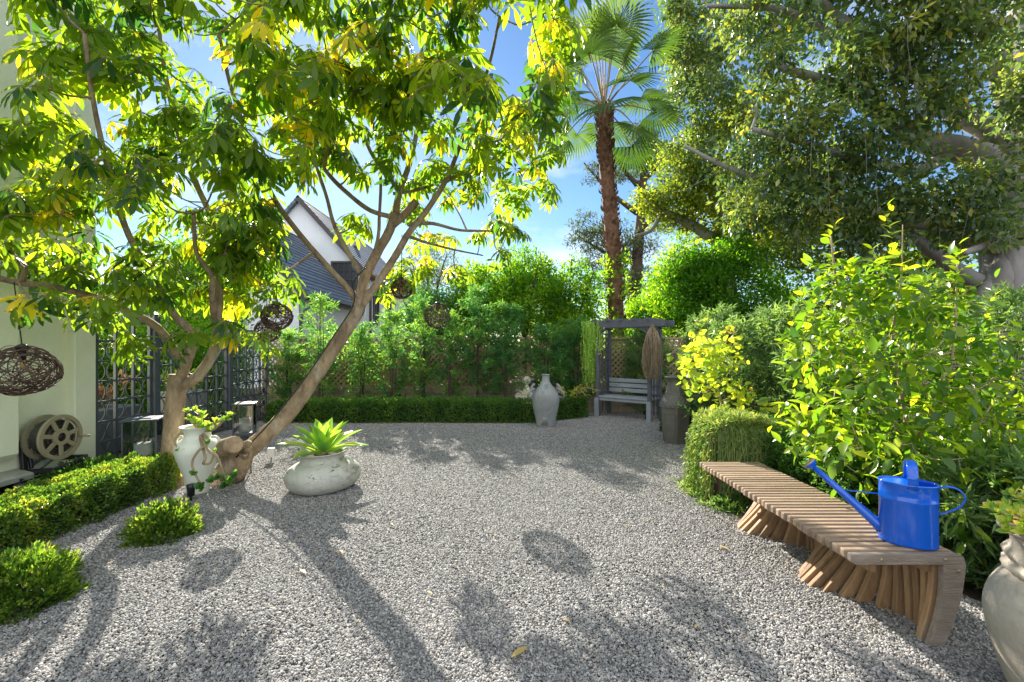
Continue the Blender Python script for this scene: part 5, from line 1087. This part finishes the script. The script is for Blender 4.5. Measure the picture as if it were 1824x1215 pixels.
def palm():
    D = 13.2; base = np.array([(1100-CX)/F*D, D, 0]); t = thing('fan_palm', base, 'tall fan palm with shaggy brown trunk behind the arbor', 'palm tree'); tr = MB()
    pts = smooth_path([base, P(1097, 560, D), P(1092, 440, D), P(1082, 320, D), P(1077, 240, D), P(1076, 195, D)], 9); rad = np.interp(np.linspace(0, 1, len(pts)), [0, .3, .8, 1], [.235, .215, .19, .20]); tube(tr, pts, rad, 18, wob=.05)
    bt = MB(); L = len(pts)
    for i in range(700):
        s_ = rng.random()*(L-1.01); k = int(s_); p = pts[k]+(pts[k+1]-pts[k])*(s_-k); a = 2.399*i; d = np.array([math.cos(a), math.sin(a), 0]); r = np.interp(s_, np.arange(L), rad)
        ax = nrm(d*.55+np.array([-d[1], d[0], 0])*.35*(-1)**i+np.array([0, 0, .85])); scatter(tr, leaf_t(.55, 2, .3, .1, .6), [p+d*r*.93], frames([ax], [d]), .15+.1*rng.random(), rng.random())
    tr.build('trunk', M['palmbark'], t, True)
    top = pts[-1]; fr = MB(); stn = MB(); nf = 24
    for i in range(nf):
        e = math.radians(88-122*(i/nf)**1.1); a = 2.399*i+.6; d = np.array([math.cos(a)*math.cos(e), math.sin(a)*math.cos(e), math.sin(e)]); pl = 1.0+.6*rng.random()+.45*max(0, math.sin(e))
        hub = top+np.array([0, 0, .35*math.sin(e)])+d*pl+np.array([0, 0, -.12*pl]); tube(stn, smooth_path([top, top+d*pl*.5+np.array([0, 0, .06]), hub], 4), np.linspace(.028, .014, 9), 5, cap=False)
        fd = nrm(d+np.array([0, 0, -.3-.2*rng.random()])); side = nrm(np.cross(fd, (0, 0, 1.0)+rdir(1)[0]*.25)); nn = np.cross(side, fd); R_ = .95+.25*rng.random(); ns = 34; rn = np.clip(.35+.35*rng.random()+(.15 if i < 8 else 0), 0, 1)
        th = np.linspace(-1.95, 1.95, ns)
        for q in th:
            dr = fd*math.cos(q)+side*math.sin(q); pr = -fd*math.sin(q)+side*math.cos(q); Ls = R_*(1-.16*abs(q)/2.25); rr = np.array([.03, .32, .6, .85, 1.0]); hw = np.array([.004, .6*.32*2.25/ns, .03, .018, .002])*R_; fold = .014*np.array([0, 1, .8, .5, 0])
            cen = hub+dr*(rr*Ls)[:, None]+nn*(-.12*Ls*(np.abs(q)/2.25)**2*rr**2)[:, None]+np.array([0, 0, -1.0])*(.34*Ls*np.maximum(rr-.5, 0)**1.6*(1+rng.random()))[:, None]
            v = np.stack([cen-pr*hw[:, None], cen+nn*fold[:, None], cen+pr*hw[:, None]], 1).reshape(-1, 3); f = []
            for z in range(4): b = 3*z; f += [(b, b+1, b+4, b+3), (b+1, b+2, b+5, b+4)]
            fr.add(v, f, np.clip(rn+rng.normal()*.1, 0, 1))
    fr.build('fronds', M['palm'], t, True); stn.build('frond_stalks', M['vine'], t, True)
    c = base; t = thing('climbing_ivy', c, 'green ivy climbing the lower palm trunk', 'ivy'); f = MB(); s_ = MB()
    ce = np.array([pts[int(k)]+np.array([math.cos(a), math.sin(a), 0])*.3 for k, a in zip(rng.integers(2, 18, 90), rng.random(90)*6.28)]); cloud(f, FL, ce, 14, .2, .13, rnd=(.3, 1)); f.build('leaves', M['ficus'], t)
    for a in (0, 2, 4): tube(s_, [pts[k]+np.array([math.cos(a+k*.3), math.sin(a+k*.3), 0])*.27 for k in range(1, 18)], .012, 4)
    s_.build('stems', M['darkbark'], t)
palm()
def conifer():
    D = 26; b = np.array([(1120-CX)/F*D, D, 0]); lim = [([b, P(1130, 520, D), P(1140, 400, D), P(1150, 250, D)], .5, .15)]
    for (x, y, s0) in ((1040, 290, 380), (1030, 420, 470), (1050, 490, 510), (1190, 330, 420), (1200, 260, 330), (1090, 260, 330)): lim.append(([P(1135, s0, D), P((1135+x)/2, (s0+y)/2+8, D), P(x, y, D)], .16, .04))
    R = lambda px, py, rx, rz: (P(px, py, D), (rx, rx, rz))
    bl = [R(1050, 310, .8, .5), R(1090, 300, 1.2, .7), R(1130, 290, 1.4, 1.0), R(1180, 280, 1.2, 1.0), R(1150, 240, 1.0, .6), R(1035, 395, .7, .5), R(1050, 430, 1.1, .8), R(1090, 420, 1.1, 1.0), R(1130, 440, 1.3, .9), R(1060, 470, 1.0, .6), R(1120, 500, 1.6, .8), R(1200, 340, 1.4, .9), R(1180, 390, 1.2, .8)]
    far_tree('conifer', b, lim, bl, 300, 60, .5, diamond(.3), .2, 'pine', 'dark blue green open crowned conifer far behind the palm', shell=.3, twr=.08, flat=.5)
conifer()
def big_fig():
    base = np.array([(1835-CX)/F*12, 12.0, 0]); t = thing('fig_tree', base, 'huge old fig tree with grey buttressed trunk at right', 'tree'); tr = MB(); S = Skel(); D = 12
    S.limb(tr, [base, P(1825, 520, D), P(1818, 420, D), P(1822, 300, D), P(1828, 150, D), P(1840, -60, D)], 1.0, .38, 20, 6, .03)
    for (x0, x1, y1, r) in ((1760, 1800, 430, .35), (1790, 1812, 380, .4), (1735, 1775, 470, .16), (1860, 1835, 380, .5), (1800, 1826, 330, .3), (1815, 1790, 420, .22)):
        q = P(x0, 640, D-.5); q[2] = 0; S.limb(tr, [q, P((x0*2+x1)/3, 540, D-.45), P((x0+x1*2)/3, (540+y1)/2, D-.4), P(x1, y1, D-.15)], r, r*.55, 12, 5, .05)
    Lb = [([P(1815, 360, D), P(1760, 290, 11.6), P(1700, 265, 11.2), P(1640, 250, 10.8), P(1570, 200, 10.4), P(1480, 150, 10), P(1390, 120, 9.6)], .42, .07), ([P(1812, 330, D), P(1770, 240, 11.5), P(1690, 190, 11), P(1620, 120, 10.5), P(1500, 40, 10), P(1420, -40, 9.6)], .34, .08),
          ([P(1818, 440, D), P(1740, 430, 11.6), P(1660, 400, 11.2), P(1570, 385, 11), P(1500, 350, 10.8), P(1440, 300, 10.6)], .30, .07), ([P(1790, 520, D), P(1720, 490, 11.8), P(1650, 440, 11.6), P(1600, 395, 11.4)], .24, .1), ([P(1822, 250, D), P(1790, 150, 11.4), P(1760, 60, 10.6), P(1700, -60, 9.6)], .34, .1),
          ([P(1700, 265, 11.2), P(1640, 300, 10.8), P(1540, 290, 10.4), P(1450, 260, 10), P(1340, 230, 9.8)], .16, .05), ([P(1840, 420, D), P(1810, 410, 10.5), P(1770, 430, 9.6), P(1720, 450, 9.2)], .15, .06), ([P(1570, 200, 10.4), P(1500, 80, 10.2), P(1400, 20, 10), P(1260, 10, 9.8)], .12, .04), ([P(1480, 350, 10.8), P(1400, 330, 11), P(1300, 300, 11.2), P(1220, 260, 11.3)], .10, .04),
          ([P(1822, 200, D), P(1900, 100, 11), P(1980, 0, 10)], .3, .1)]
    for p, a, b in Lb: S.limb(tr, p, a, b, 10, 5, .05)
    R = lambda px, py, Dd, rx, rz: (P(px, py, Dd), (rx, .9, rz))
    bl = [R(1275, 60, 14.5, 1.2, 1.2), R(1365, 40, 11.5, 1.3, 1.0), R(1300, 170, 14, 1.4, 1.1), R(1420, 130, 9.6, 1.2, .9), R(1245, 260, 14.5, 1.0, 1.0), R(1340, 270, 11.5, 1.1, .8), R(1440, 230, 9.8, 1.2, .7), R(1540, 120, 9.6, 1.2, .7), R(1640, 60, 9.4, 1.3, .8), R(1740, 60, 9.2, 1.3, .8), R(1700, 160, 9.4, 1.1, .6), R(1580, 250, 9.8, 1.0, .6), R(1520, 330, 10.2, 1.2, .7), R(1420, 340, 10.2, 1.0, .7),
          R(1640, 340, 10, 1.1, .6), R(1720, 360, 9.6, 1.0, .55), R(1770, 310, 9.4, .45, .5), R(1340, 370, 10.6, 1.0, .6), R(1560, 410, 10.4, .9, .5), R(1480, 420, 10.6, .9, .5), R(1450, -40, 9.6, 2.2, .8), R(1700, -50, 9.2, 2.2, .8), R(1900, 150, 9.5, 1.2, 1.8), R(1760, 410, 9.6, .8, .3), R(1215, 50, 15, .8, 1.2), R(1215, 170, 15, .8, .9), R(1225, 330, 14.5, .9, .8), R(1235, 110, 15, 1.1, 1.0)]
    ce = ellips(bl, 700, .25); idx = rng.permutation(700)[:330]; S.twigs(tr, ce[idx], .045, .008, 5, .04); 
    for i in range(120):   # thin aerial roots
        p = ce[rng.integers(0, 640)]; L = .4+1.1*rng.random(); tube(tr, [p, p+np.array([.04*rng.normal(), .04*rng.normal(), -L*.5]), p+np.array([.08*rng.normal(), 0, -L])], [.007, .005, .003], 4, cap=False)
    tr.build('trunk', M['figbark'], t, True); f = MB(); cloud(f, leaf_t(.46, 2, .15, .1, .7), ce, 62, .46, .165, .15, .0, (0, 1), droop=.35); f.build('crown', M['fig'], t)
    # backlit pale fig further left and behind
    D = 15; b = np.array([(1290-CX)/F*D, D, 0]); R = lambda px, py, rx, rz: (P(px, py, D), (rx, 1.1, rz))
    lim = [([b, P(1295, 500, D), P(1280, 400, D), P(1260, 300, D)], .3, .12), ([P(1290, 440, D), P(1230, 400, D), P(1180, 375, D), P(1150, 350, D)], .2, .07), ([P(1285, 420, D), P(1340, 350, D), P(1400, 280, D)], .16, .06), ([P(1180, 375, D), P(1160, 410, D), P(1130, 420, D)], .08, .04)]
    far_tree('pale_fig_tree', b, lim, [R(1220, 290, 1.0, .9), R(1260, 330, 1.2, 1.0), R(1200, 370, 1.0, .6), R(1330, 340, 1.4, .8), R(1280, 400, 1.4, .6), R(1160, 365, .6, .35), R(1400, 390, 1.4, .7), R(1280, 230, 1.0, .8), R(1450, 300, 1.5, .9)], 280, 60, .48, FL, .15, 'figlit', 'backlit olive green fig tree between the palm and the huge fig', 'figbark', shell=.3, twr=.06)
    D = 17; b = np.array([(1560-CX)/F*D, D, 0])
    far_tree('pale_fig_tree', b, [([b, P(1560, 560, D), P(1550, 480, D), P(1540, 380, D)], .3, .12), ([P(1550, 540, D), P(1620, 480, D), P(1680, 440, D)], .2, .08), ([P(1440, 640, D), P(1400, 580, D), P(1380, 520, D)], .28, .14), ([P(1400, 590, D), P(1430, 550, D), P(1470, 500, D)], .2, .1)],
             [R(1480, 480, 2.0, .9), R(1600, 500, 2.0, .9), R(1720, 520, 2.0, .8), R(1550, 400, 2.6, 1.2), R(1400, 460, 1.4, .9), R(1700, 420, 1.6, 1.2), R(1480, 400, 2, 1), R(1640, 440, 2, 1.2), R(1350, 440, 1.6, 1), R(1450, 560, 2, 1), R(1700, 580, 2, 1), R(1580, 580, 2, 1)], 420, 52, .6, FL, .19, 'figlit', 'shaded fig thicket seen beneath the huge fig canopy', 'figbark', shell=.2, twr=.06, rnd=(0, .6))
big_fig()

# ------------------------------------------------------------------ neighbouring house
def house():
    t = thing('white_house', (-9.5, 22, 0), 'white rendered house with steep slate roofs beyond the fence', 'house')
    m = MB(); xw = -7.72; box(m, (xw-2.5, 19.4, 1.7), (5.0, 5.8, 3.45)); m.build('wall', M['housewall'], t)
    g = MB(); y = 16.48; g.add([(xw-.0, y, 0), (xw-.0, y, 3.55), (xw-2.5, y, 6.6), (xw-5, y, 3.55), (xw-5, y, 0), (xw-.0, y+.05, 0), (xw-.0, y+.05, 3.55), (xw-2.5, y+.05, 6.6), (xw-5, y+.05, 3.55), (xw-5, y+.05, 0)], [(0, 1, 2, 3, 4)[::-1], (5, 6, 7, 8, 9), (0, 1, 6, 5), (1, 2, 7, 6), (2, 3, 8, 7), (3, 4, 9, 8)]); g.build('gable_wall', M['gable'], t)
    def slope(name, x_e, z_e, x_r, z_r, y0, y1, th=.12, pitch=.24, parent=t):
        r = MB(); d = np.array([x_r-x_e, z_r-z_e]); L = np.linalg.norm(d); d /= L; nrm2 = np.array([d[1], -d[0]]) if d[0] < 0 else np.array([-d[1], d[0]])
        k = int(L/pitch); 
        for i in range(k+1):
            a = np.array([x_e, z_e])+d*pitch*i; b = np.array([x_e, z_e])+d*min(pitch*(i+1)+.03, L+.03); off0 = nrm2*.035; off1 = nrm2*.005
            p = [a+off0, b+off1, b-nrm2*th, a-nrm2*th]
            yy = y0; w0 = .5
            v = np.array([(q[0], yv, q[1]) for yv in (y0, y1) for q in p]); r.add(v, [(0, 1, 2, 3), (7, 6, 5, 4), (0, 4, 5, 1), (1, 5, 6, 2), (2, 6, 7, 3), (3, 7, 4, 0)], rng.random())
        return r.build(name, M['slate'], parent)
    M['slate'] = mat('blue_slate', (.10, .125, .165), (.14, .165, .205), 5, .55, spec=.4, stretch=(1, 1, 1), rndmix=.15, bump=.2, bscale=14)
    slope('roof', -7.3, 3.35, -10.2, 6.75, 16.25, 22.2); slope('roof', -13.1, 3.35, -10.2, 6.75, 16.25, 22.2)
    m = MB(); bar(m, (-7.24, 16.25, 3.37), (-7.24, 22.2, 3.37), .10, .10, bev=.02); q = smooth_path([(-7.26, 16.4, 3.15), (-7.3, 16.42, 2.95), (-7.55, 16.5, 2.75), (-7.66, 16.55, 2.5)], 4); tube(m, q, .045, 8); tube(m, [(-7.66, 16.55, 2.5), (-7.66, 16.55, 0)], .045, 8); m.build('gutter', M['trim'], t)
    m = MB(); bar(m, (-7.28, 16.2, 3.2), (-10.2, 16.2, 6.6), .06, .26, (0, 0, 1)); m.build('barge_board', M['trim'], t)
    # taller rear wing
    xw2 = -7.2; m = MB(); box(m, (xw2-3.2, 28.0, 2.5), (6.4, 11.2, 5.1)); m.build('rear_wall', M['housewall'], t)
    g = MB(); y = 22.36; zr = 8.7; g.add([(xw2, y, 0), (xw2, y, 5.1), (xw2-3.2, y, zr), (xw2-6.4, y, 5.1), (xw2-6.4, y, 0), (xw2, y+.04, 0), (xw2, y+.04, 5.1), (xw2-3.2, y+.04, zr), (xw2-6.4, y+.04, 5.1), (xw2-6.4, y+.04, 0)], [(0, 1, 2, 3, 4)[::-1], (5, 6, 7, 8, 9), (0, 1, 6, 5), (1, 2, 7, 6), (2, 3, 8, 7), (3, 4, 9, 8)]); g.build('rear_gable_wall', M['gable'], t)
    slope('rear_roof', xw2+.3, 5.0, xw2-3.2, 8.85, 22.1, 34.0, pitch=.26); slope('rear_roof', xw2-6.7, 5.0, xw2-3.2, 8.85, 22.1, 34.0, pitch=.26)
    m = MB(); bar(m, (xw2+.32, 22.05, 4.87), (xw2-3.2, 22.05, 8.72), .06, .2, (0, 0, 1)); m.build('barge_board', M['trim'], t)
    v = MB(); box(v, (-8.75, 25.3, 6.95), (.35, .5, .3), bev=.02); v.build('roof_vent', M['trim'], t)
    def window(x, y, z, w_, h_, facing, nx=2, nz=3):
        f = MB(); gl = MB(); W_ = (lambda a, b, c: (x+a, y-c, z+b)) if facing == 'y' else (lambda a, b, c: (x+c, y+a, z+b))
        S_ = (lambda a, b, c: (a, c, b)) if facing == 'y' else (lambda a, b, c: (c, a, b))
        for s_ in (-1, 1): box(f, W_(s_*(w_/2), 0, .03), S_(.09, h_+.09, .12)); box(f, W_(0, s_*(h_/2), .032), S_(w_-.09, .09, .12))
        for i in range(1, nx): box(f, W_(-w_/2+w_*i/nx, 0, .03), S_(.045, h_-.09, .06))
        for i in range(1, nz): box(f, W_(0, -h_/2+h_*i/nz, .033), S_(w_-.09, .03, .05))
        o = f.build('window', M['trim'], t); box(gl, W_(0, 0, .012), S_(w_-.09, h_-.09, .02)); gl.build('pane', M['winglass'], o)
    window(-8.2, 22.3, 5.0, 1.2, 1.3, 'y', 4, 3); window(xw2, 24.0, 3.6, .8, 1.8, 'x'); window(xw2, 26.4, 3.7, .8, 1.7, 'x'); window(xw2, 29.0, 3.1, .8, 1.3, 'x')
    m = MB(); box(m, (xw2+.06, 23.0, 2.3), (.1, .12, 4.4)); m.build('downpipe', M['trim'], t)
house()

# ------------------------------------------------------------------ fallen leaves on the gravel
for i, (px, py, s_) in enumerate(((1300, 985, .09), (940, 1160, .11), (605, 985, .09), (545, 1028, .09), (585, 890, .05), (1000, 1110, .05), (760, 1060, .05), (420, 990, .04), (330, 1000, .04), (1575, 1090, .06), (1110, 940, .05), (880, 960, .05), (250, 965, .05), (700, 940, .05), (480, 1090, .03), (820, 1030, .03), (1180, 1050, .035), (900, 880, .04), (1060, 870, .04), (640, 1110, .03), (350, 1130, .03), (190, 1010, .03), (980, 1020, .03), (1240, 1120, .035), (1400, 1010, .03), (1150, 930, .04), (560, 950, .035), (430, 900, .04), (790, 900, .04), (1330, 1150, .03))):
    c = G(px, py)+np.array([0, 0, .022]); m = MB(); a = rng.random()*6.28
    scatter(m, leaf_t(.3, 4, .25, .12, .8), [c], frames([(math.cos(a), math.sin(a), .1)], [(0.1, 0, 1.0)]), s_, .3+.7*rng.random()); o = m.build('fallen_leaf', M['fallen'], None, True, loc=c)
    tag(o, 'small dry fallen leaf lying loose on the grey gravel', 'leaf', 'fallen leaves on the gravel')
